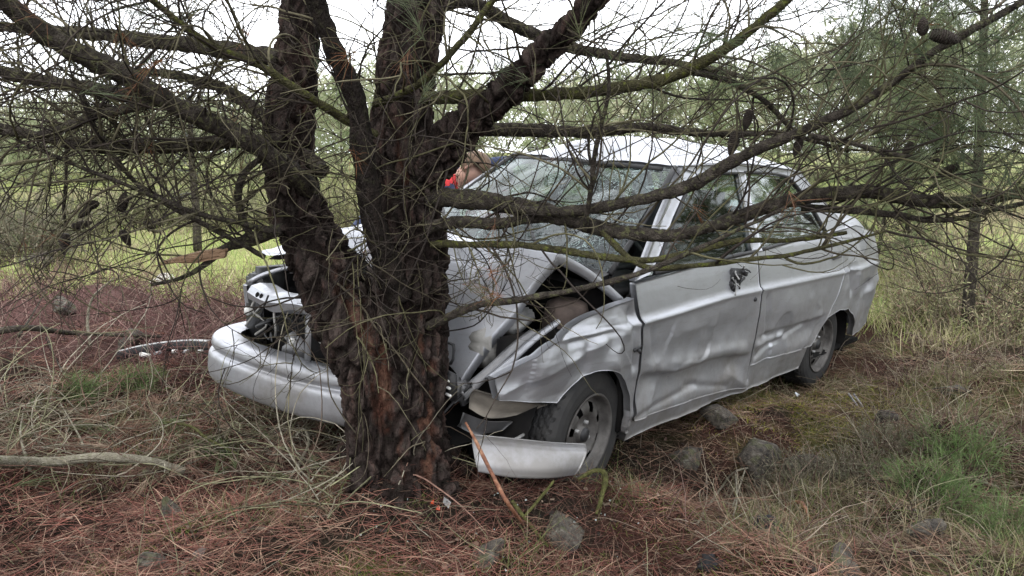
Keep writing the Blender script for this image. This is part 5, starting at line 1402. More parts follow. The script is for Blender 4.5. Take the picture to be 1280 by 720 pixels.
# moss on the bank below the rear wheel
mb = lambda x, y: np.exp(-(((x - 1.6) / .55) ** 2 + ((y - 3.95) / .36) ** 2)) * (pn(x, y, 5, 90) > .44)
V, F, C = grass(110000, 0.9, 2.8, 3.4, 4.8, mb, (0.012, 0.045), (0.0025, 0.005), [(0.24, 0.25, 0.04), (0.30, 0.29, 0.07), (0.17, 0.17, 0.04), (0.24, 0.18, 0.08), (0.11, 0.085, 0.045)], lean=.8)
Am = Acc(); Am.add(V, F, C)
Am.add(*grass(90000, 0.35, 3.6, 1.8, 5.0, lambda x, y: (pn(x, y, 2.7, 106) > .57) * np.clip(2.4 / y, 0, 1), (0.012, 0.05), (0.002, 0.0042), [(0.14, 0.17, 0.04), (0.18, 0.20, 0.06), (0.10, 0.12, 0.035), (0.17, 0.14, 0.07)], lean=.8))
Am.add(*grass(30000, -1.6, 0.6, 1.6, 2.4, lambda x, y: (pn(x, y, 2.9, 107) > .58) * 1.0, (0.012, 0.05), (0.002, 0.0036), [(0.13, 0.16, 0.04), (0.17, 0.19, 0.06), (0.10, 0.11, 0.035)], lean=.8))
put('moss', Am.mesh('moss', M_LEAF, False), label='yellow green moss on the bank below the rear wheel and in patches nearby', cat='moss', kind='stuff')

# flakes of bark, cone scales and crumbled leaves between the needles
x, y = scatter(16000, -2.8, 3.4, 1.5, 4.2, lambda x, y: np.clip(2.1 / y, 0, 1) ** 1.5 * (0.25 + .75 * (pn(x, y, 4.0, 105) > .5)), rg); n = len(x)
ctr = on_ground(x, y, .012); s_ = rg.uniform(.004, .015, n)
a_ = rand_unit(n, rg) * np.array([1, 1, .45]); b_ = np.cross(unit(a_), unit(rg.normal(size=(n, 3)) * .4 + np.array([0, 0, 1.0])))
a_ = unit(a_) * s_[:, None]; b_ = unit(b_) * (s_ * rg.uniform(.35, .8, n))[:, None]
V = np.stack([ctr - a_ - b_ * .6, ctr + a_ * .7 - b_, ctr + a_ + b_ * .7, ctr - a_ * .6 + b_], 1).reshape(-1, 3)
put('bark_litter', np_mesh('bark_litter', V, np.arange(4 * n).reshape(n, 4), M_LITTER, np.repeat(pick(n, [(0.07, 0.045, 0.035), (0.04, 0.028, 0.023), (0.12, 0.075, 0.055), (0.17, 0.13, 0.10), (0.025, 0.02, 0.018)], rg), 4, 0), False), label='flakes of bark and crumbled leaves lying between the needles', cat='bark litter', kind='stuff')

# ---------------------------------------------------------------- plants
def pine_meshes(h, R0, seed, levels=11, per=6, k=9, needles=20, nl=(0.09, 0.16), nw=0.0035, cols=None, bare=0.12):
    rng = np.random.default_rng(seed)
    q = np.array([(0.04 * h * math.sin(t * 2 + seed), 0.04 * h * math.cos(t * 1.7 + seed) - 0.04 * h, h * t) for t in np.linspace(0, 1, 14)])
    q[:, :2] -= q[0, :2]
    Vt, Ft = tubes(q[None], (np.linspace(0.022, 0.004, 14) * h ** 0.6 * 0.85)[None], 8)
    trunk = np_mesh('trunk', Vt, Ft, M_LIMB)
    P, Ls = [], []
    p0, d0, ln = [], [], []
    for l in range(levels):
        t = bare + (0.97 - bare) * (l + rng.uniform(-.2, .2)) / levels
        c = np.array([np.interp(t, np.linspace(0, 1, 14), q[:, j]) for j in range(3)])
        for a in range(per):
            an = 2 * math.pi * (a + rng.uniform(-.4, .4)) / per + l
            up = 0.15 + 0.9 * t + rng.normal(0, .12)
            p0.append(c); d0.append([math.cos(an), math.sin(an), up]); ln.append(R0 * (1.05 - t) ** 0.75 * rng.uniform(.6, 1.15))
    p0, d0, ln = np.array(p0), np.array(d0), np.array(ln)
    Bp = grow(p0, d0, 9, ln, np.full(len(p0), 0.0) + rng.normal(0, .4, len(p0)), rng, 0.25, 0.3)
    A = Acc()
    V, F = tubes(Bp, np.full((len(p0), 1), 0.0055 * h ** .5) * np.linspace(1, .3, 9)[None], 4, cap=False)
    A.add(V, F, np.repeat(pick(len(p0), [(0.06, 0.048, 0.04), (0.10, 0.08, 0.06)], rng), 36, 0))
    # side shoots with tufts
    m = len(p0) * k
    j = rng.integers(0, len(p0), m); t = rng.uniform(0.35, 1.0, m) * 7.99; i = t.astype(int)
    sp = Bp[j, i] + (Bp[j, i + 1] - Bp[j, i]) * (t - i)[:, None]; sd_ = unit(Bp[j, i + 1] - Bp[j, i])
    sdir = unit(sd_ + rng.normal(size=(m, 3)) * 0.6 + np.array([0, 0, 0.25])); sl_ = rng.uniform(0.06, 0.22, m) * h ** .4
    Sp = grow(sp, sdir, 4, sl_, rng.normal(0, .5, m), rng, 0.2, 0.2)
    V, F = tubes(Sp, np.full((m, 4), 0.0022 * h ** .4), 3, cap=False); A.add(V, F, np.repeat(pick(m, [(0.09, 0.075, 0.05)], rng), 12, 0))
    branches = A.mesh('branches', M_TWIG)
    tp = np.concatenate([Sp[:, -1], Sp[:, 2]]); td = np.concatenate([unit(Sp[:, -1] - Sp[:, 0])] * 2)
    V, F = tufts(tp, td, needles, nl[0], nl[1], 0.48, nw, rng)
    C = np.repeat(pick(len(tp), cols, rng, .3), needles * 5, 0)
    crown = np_mesh('crown', V, F, M_LEAF, C, False)
    return trunk, branches, crown
GREENS = [(0.22, 0.275, 0.13), (0.26, 0.30, 0.165), (0.18, 0.23, 0.12), (0.30, 0.32, 0.18)]
PV = {('a'): pine_meshes(3.6, 1.5, 3, cols=GREENS, per=6, k=9, needles=18, nw=0.0042, bare=.04),
      ('b'): pine_meshes(3.6, 1.25, 8, cols=GREENS, per=7, k=9, needles=18, nw=0.0042, bare=.03),
      ('c'): pine_meshes(4.2, 1.7, 12, cols=[(0.12, 0.14, 0.07), (0.15, 0.165, 0.09), (0.10, 0.125, 0.06)], levels=12, k=9, needles=16, nw=0.0042, bare=.05)}
def plant_tree(v, px, py_top, Y, label, rot, group='young pines beyond the car'):
    x = (px - 640) / 924 * Y * 1.0
    top = at(px, py_top, Y)
    z0 = float(ground_z(top[0], Y)) - 0.05
    hsrc = 4.2 if v == 'c' else 3.6
    s = (top[2] - z0) / hsrc
    t = empty('pine_tree', label, 'tree', (top[0], Y, z0), group)
    t.scale = (s * 1.05, s * 1.05, s); t.rotation_euler = (0, 0, rot)
    for n_, me in zip(('trunk', 'branches', 'crown'), PV[v]):
        o = put(n_, me, t, kind='stuff' if n_ == 'branches' else None)
    return t
TREES = [('b', 25, 168, 24, 'far young pine at the meadow edge, standing farthest to the left'), ('a', 118, 176, 30, 'small far pine second from the left along the meadow edge'),
         ('c', 205, 172, 21, 'far pine behind the paired hanging cones'), ('b', 300, 165, 26, 'far pine seen just beside the left fork of the big trunk'),
         ('a', 425, 96, 15, 'pine seen through the fork between the two big stems'), ('c', 585, 118, 17, 'pine behind the crouching people, right of the big trunk'),
         ('b', 668, 140, 22, 'distant pine over the middle of the car roof'), ('a', 745, 128, 19, 'distant pine over the left half of the car roof'),
         ('c', 828, 100, 14, 'bushy pine over the rear of the car roof'), ('b', 905, 78, 12, 'tall pine rising above the rear window'),
         ('a', 985, 62, 10.5, 'tall pine rising behind the boot'), ('c', 1085, 25, 9.2, 'pine just right of the boot, long pale needles'),
         ('b', 1165, 5, 8.4, 'dense pine behind the thin young trunk'), ('a', 1540, -110, 7.4, 'tallest green pine at the right edge of the clearing'), ('b', 1550, -30, 5.4, 'soft green pine reaching in from the right edge, nearest of the pines behind the car'), ('b', 1112, 118, 8.2, 'bushy pale green young pine just behind the boot, foliage to the ground')]
for k, (v, px, pt, Y, lab) in enumerate(TREES):
    plant_tree(v, px, pt, Y, lab, k * 1.37)
# the far wood: closed mass of crowns, distance haze put into its pale greens
n = 2600
fx = rg.uniform(-34, 34, n); fy = rg.uniform(27, 40, n)
topz = np.interp(fx / fy * 924 + 640, [-80, 150, 340, 480, 620, 760, 900, 1050, 1400], [2.5, 2.3, 2.7, 3.8, 3.6, 3.4, 4.0, 5.2, 7.0]) * (fy / 33) + 1.1 * (fbm(np.stack([fx * .35, fy * .35, 0 * fx], 1), 3, 17) - .5) * 2
cz = ground_z(fx, fy) + (topz + .9 - ground_z(fx, fy)) * np.sqrt(rg.random(n))
ctr = np.stack([fx, fy, cz], 1)
k_ = 34
n2 = 1500
a2 = rg.uniform(-2.2, 2.35, n2); a2 = np.where(np.abs(a2) < 0.72, a2 + np.sign(a2) * 1.0, a2); d2 = rg.uniform(13, 26, n2)
x2, y2 = d2 * np.sin(a2), d2 * np.cos(a2)
ctr = np.concatenate([ctr, np.stack([x2, y2, ground_z(x2, y2) + rg.uniform(0, 1, n2) * (4.5 + 2.5 * fbm(np.stack([x2 * .2, y2 * .2, 0 * x2], 1), 2, 23))], 1)]); n += n2
V, F = blades(np.repeat(ctr, k_, 0) + rg.normal(size=(n * k_, 3)) * np.array([.5, .5, .4]), unit(rg.normal(size=(n * k_, 3)) + np.array([0, 0, .5])), rg.uniform(.18, .5, n * k_), rg.uniform(.04, .09, n * k_), rg.normal(size=(n * k_, 3)) * .04, rg)
put('far_wood', np_mesh('far_wood', V, F, M_LEAF, np.repeat(pick(n, [(0.24, 0.27, 0.16), (0.28, 0.30, 0.19), (0.20, 0.225, 0.135), (0.31, 0.30, 0.21)], rg, .2), k_ * 5, 0), False), label='far pine wood closing the view behind the meadow', cat='wood', kind='stuff')
# the thin young pine to the right of the boot
cols = [(0.11, 0.145, 0.06), (0.135, 0.165, 0.07), (0.09, 0.12, 0.055)]
tm = pine_meshes(4.2, 1.05, 21, levels=10, per=5, k=9, needles=18, nw=0.0022, nl=(0.10, 0.18), cols=cols, bare=.30)
b0 = gpt(1206, 428)
t = empty('pine_tree', 'thin young pine with bare lower trunk standing right of the boot', 'tree', b0, 'young pines beyond the car')
for n_, me in zip(('trunk', 'branches', 'crown'), tm): put(n_, me, t, kind='stuff' if n_ == 'branches' else None)
b1 = gpt(247, 312)
t = empty('young_tree', 'bare thin trunk standing in the meadow behind the snapped limb', 'tree', b1)
q = spline([(0, 0, -.05), (0.02, 0, 0.6), (0.0, 0.02, 1.2), (0.05, 0, 2.0)], 14)
V, F = tubes(q[None], np.linspace(0.06, 0.03, 14)[None], 8); put('trunk', np_mesh('trunk', V, F, M_LIMB), t)
P = grow(np.tile(q[[5, 7, 9, 10, 11, 12, 13, 13]], (3, 1)), unit(rg.normal(size=(24, 3)) + np.array([0, 0, .4])), 10, rg.uniform(.4, 1.0, 24), rg.normal(0, .9, 24), rg)
V, F = tubes(P, np.full((24, 1), .009) * np.linspace(1, .3, 10)[None], 4); put('branches', np_mesh('branches', V, F, M_TWIG, np.full((len(V), 3), .08)), t, kind='stuff')

def shrub(loc, h, w, n, cols, label, name='shrub', leaf=(0.008, 0.02), stem=0.0018, seed=0, lw=0.004, lk=16, group=None):
    rng = np.random.default_rng(900 + seed)
    t = empty(name, label, 'shrub', loc, group)
    a = rng.uniform(0, 2 * math.pi, n); r = w * 0.35 * np.sqrt(rng.random(n))
    p0 = np.stack([r * np.cos(a), r * np.sin(a), np.zeros(n) - .02], 1)
    d = unit(np.stack([np.cos(a) * r / w * 2.2, np.sin(a) * r / w * 2.2, np.ones(n)], 1) + rng.normal(size=(n, 3)) * .3)
    P = grow(p0, d, 9, h * rng.uniform(.5, 1.15, n), rng.normal(0, .6, n), rng, .3, 0)
    V, F = tubes(P, np.full((n, 1), stem) * np.linspace(1.2, .4, 9)[None], 3, cap=False)
    put('stems', np_mesh('stems', V, F, M_TWIG, np.repeat(pick(n, [(0.11, 0.085, 0.065), (0.17, 0.15, 0.11), (0.09, 0.07, 0.055)], rng), 27, 0)), t, kind='stuff')
    m = n * lk; j = rng.integers(0, n, m); u = rng.uniform(.25, 1, m) * 7.99; i = u.astype(int)
    lp = P[j, i] + (P[j, i + 1] - P[j, i]) * (u - i)[:, None]
    ld = unit(unit(P[j, i + 1] - P[j, i]) + rng.normal(size=(m, 3)) * .7)
    V, F = blades(lp, ld, rng.uniform(*leaf, m), np.full(m, lw), rng.normal(size=(m, 3)) * 0.003, rng)
    put('foliage', np_mesh('foliage', V, F, M_LEAF, np.repeat(pick(m, cols, rng, .3), 5, 0), False), t, kind='stuff')
    return t
GREY = [(0.16, 0.165, 0.11), (0.12, 0.13, 0.075), (0.20, 0.19, 0.14), (0.23, 0.20, 0.15)]
OLIVE = [(0.20, 0.22, 0.10), (0.26, 0.265, 0.14), (0.16, 0.18, 0.09), (0.32, 0.30, 0.19)]
for k, (px, py, h, w, lab) in enumerate([(20, 330, 1.0, 1.4, 'grey green shrub at the left end of the clearing, in front of the meadow'), (72, 300, 0.9, 1.6, 'olive shrub in the meadow behind the single hanging cone pair'),
        (150, 285, 0.8, 1.8, 'low olive shrub in the meadow between hanging cones'), (215, 280, 1.0, 1.7, 'olive shrub in the meadow left of the bare thin trunk'), (300, 284, 1.0, 1.7, 'olive shrub in the meadow behind the snapped limb'),
        (405, 290, 1.3, 1.8, 'green shrub seen between the two stems of the big pine')]):
    b = gpt(px, py); s = b[1] / 10
    shrub(b, h, w, 300, GREY if k == 0 else OLIVE, lab, seed=k, leaf=(.04, .09), stem=.004, lw=0.014, lk=22, group='shrubs in the meadow')
for k, (px, py, h, w, lab) in enumerate([(1150, 380, 0.5, 0.8, 'dry straw coloured shrub right behind the rear bumper'), (1165, 405, 0.35, 0.6, 'low dry shrub left of the thin young pine'), (1262, 425, 0.6, 1.0, 'dry shrub right of the thin young pine'), (1235, 380, 0.9, 1.2, 'taller green shrub beyond the thin young pine')]):
    b = gpt(px, py)
    shrub(b, h, w, 240, [(0.32, 0.32, 0.17), (0.40, 0.36, 0.23), (0.24, 0.27, 0.13), (0.27, 0.19, 0.14)], lab, seed=20 + k, leaf=(.02, .05), stem=.003, lw=0.007, lk=16, group='dry shrubs beside the young pine')
for k, (px, py, h, w, n_, lab) in enumerate([(1010, 612, 0.20, 0.30, 260, 'low grey green heather bush below the mossy bank'), (1075, 600, 0.19, 0.30, 240, 'twiggy grey heather bush right of the mossy bank'), (940, 625, 0.14, 0.26, 180, 'low heather bush in front of the lichen covered rock'), (1120, 560, 0.17, 0.32, 200, 'pale twiggy heather bush below the scrap metal')]):
    shrub(gpt(px, py), h, w, n_, GREY, lab, 'heather_bush', (0.006, 0.018), .0012, 40 + k, 0.003, 14, 'heather bushes below the bank')
for k, (px, py, h, w, n_, lab) in enumerate([(1200, 585, 0.26, 0.24, 120, 'bright green broom seedling with fine upright shoots right of the bank'), (1165, 625, 0.18, 0.24, 100, 'low green broom seedling in front of the taller one'), (1258, 680, 0.22, 0.22, 110, 'green broom seedling at the lower right corner'), (172, 492, 0.16, 0.16, 70, 'green tuft of fine shoots in front of the broken bumper strip'), (105, 500, 0.14, 0.14, 50, 'smaller green tuft beside the long dark branch'), (265, 575, 0.10, 0.12, 40, 'small green pine sprig in the dead twigs')]):
    shrub(gpt(px, py), h, w, n_, [(0.10, 0.17, 0.05), (0.13, 0.19, 0.07), (0.08, 0.13, 0.05), (0.16, 0.20, 0.09)], lab, 'broom_seedling', (0.03, 0.08), .001, 60 + k, 0.0018, 14, 'green seedlings on the forest floor')

# ---------------------------------------------------------------- stones
def rock_mat():
    m, n, l, b = nodes_of('lichen_stone')
    tc = n.new('ShaderNodeTexCoord')
    nz = n.new('ShaderNodeTexNoise'); nz.inputs['Scale'].default_value = 30; nz.inputs['Detail'].default_value = 9
    oi = n.new('ShaderNodeObjectInfo')
    av = n.new('ShaderNodeVectorMath'); av.operation = 'ADD'
    l.new(tc.outputs['Object'], av.inputs[0]); l.new(oi.outputs['Location'], av.inputs[1]); l.new(av.outputs['Vector'], nz.inputs['Vector'])
    cr = n.new('ShaderNodeValToRGB'); e = cr.color_ramp.elements; e.new(.5); e.new(.5)
    for k, (p, c) in enumerate(((.34, (0.020, 0.017, 0.014)), (.52, (0.060, 0.050, 0.040)), (.66, (0.11, 0.10, 0.08)), (.80, (0.24, 0.25, 0.20)))):
        e[k].position = p; e[k].color = (*c, 1)
    l.new(nz.outputs['Fac'], cr.inputs['Fac'])
    n2 = n.new('ShaderNodeTexNoise'); n2.inputs['Scale'].default_value = 17; n2.inputs['Detail'].default_value = 7
    l.new(av.outputs['Vector'], n2.inputs['Vector'])
    mr = n.new('ShaderNodeMapRange'); mr.inputs['From Min'].default_value = .53; mr.inputs['From Max'].default_value = .62; mr.inputs['To Max'].default_value = .8
    l.new(n2.outputs['Fac'], mr.inputs['Value'])
    mx = n.new('ShaderNodeMix'); mx.data_type = 'RGBA'; mx.inputs[7].default_value = (0.062, 0.064, 0.028, 1)
    l.new(mr.outputs['Result'], mx.inputs[0]); l.new(cr.outputs['Color'], mx.inputs[6]); l.new(mx.outputs[2], b.inputs['Base Color'])
    b.inputs['Roughness'].default_value = .9
    bp = n.new('ShaderNodeBump'); bp.inputs['Strength'].default_value = .8; bp.inputs['Distance'].default_value = .02
    n3 = n.new('ShaderNodeTexNoise'); n3.inputs['Scale'].default_value = 90; n3.inputs['Detail'].default_value = 9
    l.new(av.outputs['Vector'], n3.inputs['Vector']); l.new(n3.outputs['Fac'], bp.inputs['Height']); l.new(bp.outputs['Normal'], b.inputs['Normal'])
    return m
M_ROCK = rock_mat()
M_ROCK_PALE = mat('pale_stone', [(0.3, (0.26, 0.25, 0.22)), (0.5, (0.40, 0.39, 0.36)), (0.72, (0.55, 0.54, 0.50))], 6, rough=.9, bump=.6, bump_scale=30)
def stone(px, py, w, h, label, seed, m=None, flat=0.75, sink=0.50, rz=0.0):
    """w, h are sizes in the photograph's pixels."""
    p = gpt(px, py + h * 0.45)
    sx = 1.2 * w * p[1] / 924 / 2; sz = 0.95 * h * p[1] / 924 / 1.35
    bm = bmesh.new(); bmesh.ops.create_icosphere(bm, subdivisions=4, radius=1.0)
    rng = np.random.default_rng(300 + seed)
    V = np.array([v.co for v in bm.verts])
    for _ in range(13):                                    # broken faces
        nn = unit(rng.normal(size=3)); dd = rng.uniform(.38, .75)
        ex = np.maximum(V @ nn - dd, 0); V = V - ex[:, None] * nn
    V = V * (1 + 0.16 * (fbm(V * 2.0 + seed, 3, seed) - .5)[:, None]) + unit(V) * 0.04 * (fbm(V * 7 + seed, 3, seed + 1) - .5)[:, None]
    for v, c in zip(bm.verts, V): v.co = Vector((c[0] * sx, c[1] * sx * flat, c[2] * sz))
    o = bm_put('stone', bm, m or M_ROCK, None, label=label, cat='stone', group='stones on the forest floor')
    o.location = p + np.array([0, sx * 0.3, sz * (0.55 - sink)]); o.rotation_euler = (0, 0, rz)
    return o
for k, a in enumerate([(190, 700, 56, 50, 'pale lichen stone at the bottom edge below the long pale branch'), (212, 632, 48, 44, 'mossy brown stone tucked under the end of the pale branch'),
        (198, 346, 36, 24, 'whitish stone in the grass below the snapped limb', M_ROCK_PALE), (40, 322, 46, 20, 'pale grey boulder in the grass at the far left'), (75, 376, 50, 18, 'flat grey stone in the reddish bracken at the far left'),
        (155, 424, 44, 30, 'brown stone behind the long dark fallen branch'), (606, 690, 78, 42, 'dark brown stone at the bottom edge in front of the trunk'), (704, 650, 74, 46, 'lichen spotted stone in front of the broken bumper piece'),
        (950, 572, 96, 60, 'largest lichen covered rock, jutting from the mossy bank'), (1000, 572, 62, 50, 'pale green lichen rock right of the largest rock'), (862, 566, 70, 34, 'shaded rock in the hollow beside the sill'), (1064, 700, 70, 30, 'flat mossy stone at the bottom edge with a white patch'),
        (1108, 518, 36, 34, 'upright dark stone on top of the bank'), (1195, 487, 46, 14, 'flat pale stone in the bracken at the right'), (1165, 660, 50, 36, 'dark broken stump of rock among the right seedlings'), (900, 520, 60, 26, 'mossy rock under the rear of the front door'),
        (1030, 698, 20, 14, 'small white stone at the bottom edge', M_ROCK_PALE)]):
    stone(a[0], a[1], a[2], a[3], a[4], k, a[5] if len(a) > 5 else None, rz=k * 0.7)

# ---------------------------------------------------------------- fallen branches and wreckage
def stick(name, pts, rad, m, label, side=(), cat='branch', group=None, seed=1):
    """pts (px, py, up): points on or above the ground; side: further polylines of the same piece."""
    rng = np.random.default_rng(seed)
    A = Acc()
    root = None
    def one(pp, rr):
        w = np.array([gpt(a, b) + np.array([0, 0, u]) for a, b, u in pp])
        n = 8 * len(w); q = spline(w, n)
        r = np.interp(np.linspace(0, 1, n), np.linspace(0, 1, len(rr)), rr)
        V, F = tubes(q[None], r[None], 8)
        c = np.repeat(q, 8, 0); V = c + (V - c) * (1 + .35 * (fbm(V * 45, 2, seed) - .5) + .2 * (fbm(c * 14, 2, seed + 1) - .5))[:, None]
        return V, F
    V, F = one(pts, rad); A.add(V, F)
    for s_, r_ in side:
        V, F = one(s_, r_); A.add(V, F)
    return put(name, A.mesh(name, m), None, label, cat, group)
M_PALEWOOD = bark_mat('pale_dead_bark', (0.14, 0.125, 0.095), (0.24, 0.22, 0.17), (0.34, 0.32, 0.26), (0.16, 0.17, 0.09), .5, scale=40, stretch=(1, 1, 1))
M_REDWOOD = mat('stripped_red_wood', [(0.3, (0.06, 0.026, 0.017)), (0.5, (0.16, 0.065, 0.035)), (0.72, (0.30, 0.17, 0.10))], 40, rough=.7, bump=.3)
M_GREENWOOD = bark_mat('green_mossy_bark', (0.045, 0.043, 0.02), (0.09, 0.09, 0.035), (0.15, 0.145, 0.06), (0.12, 0.135, 0.04), .7, scale=50, stretch=(1, 1, 1))
G_ = 'fallen branches on the forest floor'
stick('fallen_branch', [(-40, 612, .10), (60, 614, .11), (130, 612, .12), (190, 610, .11), (232, 606, .05)], (0.022, 0.021, 0.019, 0.017, 0.014), M_PALEWOOD, 'thick pale barkless branch lying level near the lower left corner',
      [([(110, 604, .07), (105, 580, .10), (80, 545, .16)], (0.006, .004, .002)), ([(40, 607, .06), (30, 580, .12), (34, 560, .16)], (0.006, .004, .002))], group=G_, seed=1)
stick('fallen_branch', [(-40, 456, .16), (30, 452, .19), (90, 453, .19), (150, 454, .18), (205, 450, .14)], (0.024, 0.022, 0.018, 0.014, 0.009), M_LIMB, 'long dark fallen branch pointing at the broken bumper strip',
      [([(26, 442, .10), (48, 420, .18), (66, 400, .24)], (0.009, .006, .003)), ([(60, 441, .1), (75, 470, .06), (90, 490, .03)], (0.008, .005, .003))], group=G_, seed=2)
stick('fallen_branch', [(113, 436, .02), (112, 424, .12), (122, 420, .26), (150, 420, .38)], (0.010, 0.009, 0.007, 0.004), M_PALEWOOD, 'bent grey stick rising in front of the reddish bracken', group=G_, seed=3)
stick('fallen_branch', [(335, 630, .03), (360, 618, .05), (380, 600, .09), (388, 590, .13), (382, 580, .15), (372, 582, .13)], (0.004, 0.006, 0.007, 0.007, 0.006, 0.004), M_PALEWOOD, 'hooked pale stick curling up in front of the left side of the trunk', [([(345, 625, .03), (350, 645, .03), (380, 655, .02), (415, 652, .02)], (.004, .004, .003, .002))], group=G_, seed=4)
stick('fallen_branch', [(340, 548, .02), (370, 535, .05), (405, 528, .11), (440, 518, .18)], (0.005, 0.007, 0.009, 0.010), M_PALEWOOD, 'lichen grey stick leaning under the front bumper toward the trunk', group=G_, seed=5)
stick('fallen_branch', [(230, 468, .16), (300, 480, .14), (340, 478, .2), (382, 462, .26)], (0.004, 0.005, 0.005, 0.004), M_LIMB, 'thin dark stem arching across the front bumper', group=G_, seed=6)
stick('fallen_branch', [(250, 520, .06), (310, 522, .10), (345, 510, .16), (366, 505, .22)], (0.004, 0.005, 0.006, 0.008), M_LIMB, 'thin dark stem with a broken orange end below the bumper', group=G_, seed=7)
def lean(pts, end):
    return [at(*p) for p in pts] + [gpt(*end)]
def stick3(name, w, rad, m, label, seed):
    q = spline(np.array(w), 40); r_ = np.interp(np.linspace(0, 1, 40), np.linspace(0, 1, len(rad)), rad)
    V, F = tubes(q[None], r_[None], 9); c = np.repeat(q, 9, 0)
    V = c + (V - c) * (1 + .4 * (fbm(V * 60, 2, seed) - .5) + .3 * (fbm(c * 22, 2, seed + 1) - .5))[:, None]
    return put(name, np_mesh(name, V, F, m), None, label, 'branch', G_)
stick3('broken_stick', lean([(582, 528, 2.38), (594, 550, 2.34), (606, 574, 2.30), (618, 598, 2.26), (634, 628, 2.20)], (656, 662)), (0.004, 0.0065, 0.0065, 0.007, 0.006, 0.004), M_REDWOOD, 'stripped reddish stick leaning beside the right foot of the trunk', 8)
stick('broken_stick', [(640, 640, .04), (660, 665, .03), (685, 690, .015)], (0.007, 0.007, 0.004), M_GREENWOOD, 'green mossy forked stick at the end of the stripped reddish one', [([(654, 660, .03), (672, 645, .05), (692, 622, .06)], (.005, .006, .005))], group=G_, seed=9)
stick('broken_stick', [(722, 606, .02), (742, 604, .05), (756, 618, .07), (752, 640, .05), (745, 652, .02)], (0.007, 0.009, 0.010, 0.009, 0.006), M_GREENWOOD, 'thick moss covered stick curling beside the front wheel', group=G_, seed=10)
stick('broken_stick', [(982, 640, .03), (1000, 646, .05), (1012, 658, .03)], (0.006, 0.011, 0.005), M_REDWOOD, 'short reddish broken stick in front of the heather', group=G_, seed=11)
stick('fallen_branch', [(872, 660, .02), (900, 630, .07), (918, 616, .10), (950, 612, .10), (985, 602, .08)], (0.005, 0.006, 0.006, 0.005, 0.003), M_PALEWOOD, 'forked grey twig lying in front of the lichen covered rock', [([(918, 616, .10), (920, 640, .05), (916, 655, .03)], (.004, .004, .003)), ([(930, 614, .1), (915, 650, .05)], (.004, .003))], group=G_, seed=12)
stick('fallen_branch', [(1190, 600, .03), (1220, 612, .04), (1250, 618, .03), (1290, 618, .03)], (0.005, 0.006, 0.006, 0.005), M_PALEWOOD, 'straight pale twig lying beside the green seedlings at the right', group=G_, seed=13)
stick('fallen_branch', [(200, 552, .10), (240, 566, .12), (262, 580, .11), (300, 590, .07)], (0.003, 0.005, 0.006, 0.004), M_GREENWOOD, 'yellow green stem in the middle of the dead twigs', group=G_, seed=14)

# detached silver piece of the front bumper before the wheel
t = empty('bumper_piece', 'torn off silver end of the front bumper lying before the front wheel', 'bumper', at(665, 590, 2.56))
off = np.array(t.location)
top = spline([at(590, 551, 2.50), at(640, 556, 2.52), at(690, 561, 2.56), at(734, 563, 2.64)], 40)
bot = spline([at(598, 590, 2.44), at(640, 597, 2.46), at(685, 598, 2.51), at(718, 594, 2.60)], 40)
rows = []
for u_, o_, zz in ((-0.10, 0.045, 0.0), (-0.03, 0.014, 0.0), (0, 0, 0), (0.06, -0.012, 0), (0.3, -0.022, 0), (0.6, -0.024, 0), (0.85, -0.012, 0), (1.0, 0.0, 0), (1.04, 0.03, 0)):
    rows.append(top + (bot - top) * max(0, u_) + np.array([0, o_, 0.004 if u_ < 0 else 0]))
G = np.stack([spline(np.array(rows)[:, j], 40) for j in range(40)], 1)
sheet('bumper_skin', G - off, M_SILVER, t, (0, 0.012, 0))
put('bumper_foam', np_mesh('bumper_foam', *(lambda c: (c[0] - off, c[1]))(tubes(spline([at(600, 574, 2.52), at(650, 577, 2.54), at(712, 577, 2.63)], 16)[None], np.full((1, 16), .018), 6)), M_BLACK), t)

# bumper strip lying in the bracken
t = empty('bumper_strip', 'black bumper strip with a pale upper edge lying in the red bracken', 'bumper strip', at(208, 440, 4.34))
off = np.array(t.location)
base = [at(a, b, y_) for a, b, y_ in ((146, 440, 4.42), (175, 433, 4.38), (208, 428, 4.34), (236, 426, 4.30), (260, 427, 4.26))]
ed = spline(base, 30)
G = np.stack([ed + np.array([0, 0.06, -0.005]), ed + np.array([0, 0.01, 0.006]), ed, ed + np.array([0, -0.015, -0.03]), ed + np.array([0, 0.0, -0.055])])
sheet('strip_edge', (G[:3] - off), M_ALU, t); sheet('strip_body', (G[2:] - off), M_BLACK, t)
for k, (u_, w) in enumerate(((10, .07), (14, .05), (19, .035), (23, .05), (27, .04))):
    bm_put('strip_clip', [rbox_bm(ed[u_] - off + np.array([0, -0.03, -0.055]), (w, 0.02, 0.025), .004, rot=rot_xyz(.3 * k, .2 * (-1) ** k, .3 * k))], M_WHITE if k % 2 == 0 else M_INNER, t)

x, y = scatter(260, -0.75, 0.75, 1.9, 2.95, lambda x, y: np.exp(-(((x + .1) / .45) ** 2 + ((y - 2.35) / .35) ** 2)), rg); n = len(x)
ctr = on_ground(x, y, .02); s_ = rg.uniform(.002, .005, n)[:, None]; a_ = rand_unit(n, rg) * s_; b_ = unit(np.cross(a_, rg.normal(size=(n, 3)))) * s_ * .8
V = np.stack([ctr - a_ - b_, ctr + a_ - b_ * .5, ctr + a_ * .6 + b_, ctr - a_ * .8 + b_ * .7], 1).reshape(-1, 3)
put('glass_crumbs', np_mesh('glass_crumbs', V, np.arange(4 * n).reshape(n, 4), mat('crumbled_glass', [(.3, (.18, .22, .21)), (.7, (.38, .42, .41))], 60, rough=.15), None, False), label='crumbs of broken glass scattered before the wreck', cat='broken glass', kind='stuff')
M_ORANGE = mat('orange_lens', [(0.3, (0.26, 0.03, 0.012)), (0.7, (0.45, 0.07, 0.025))], 20, rough=.25)
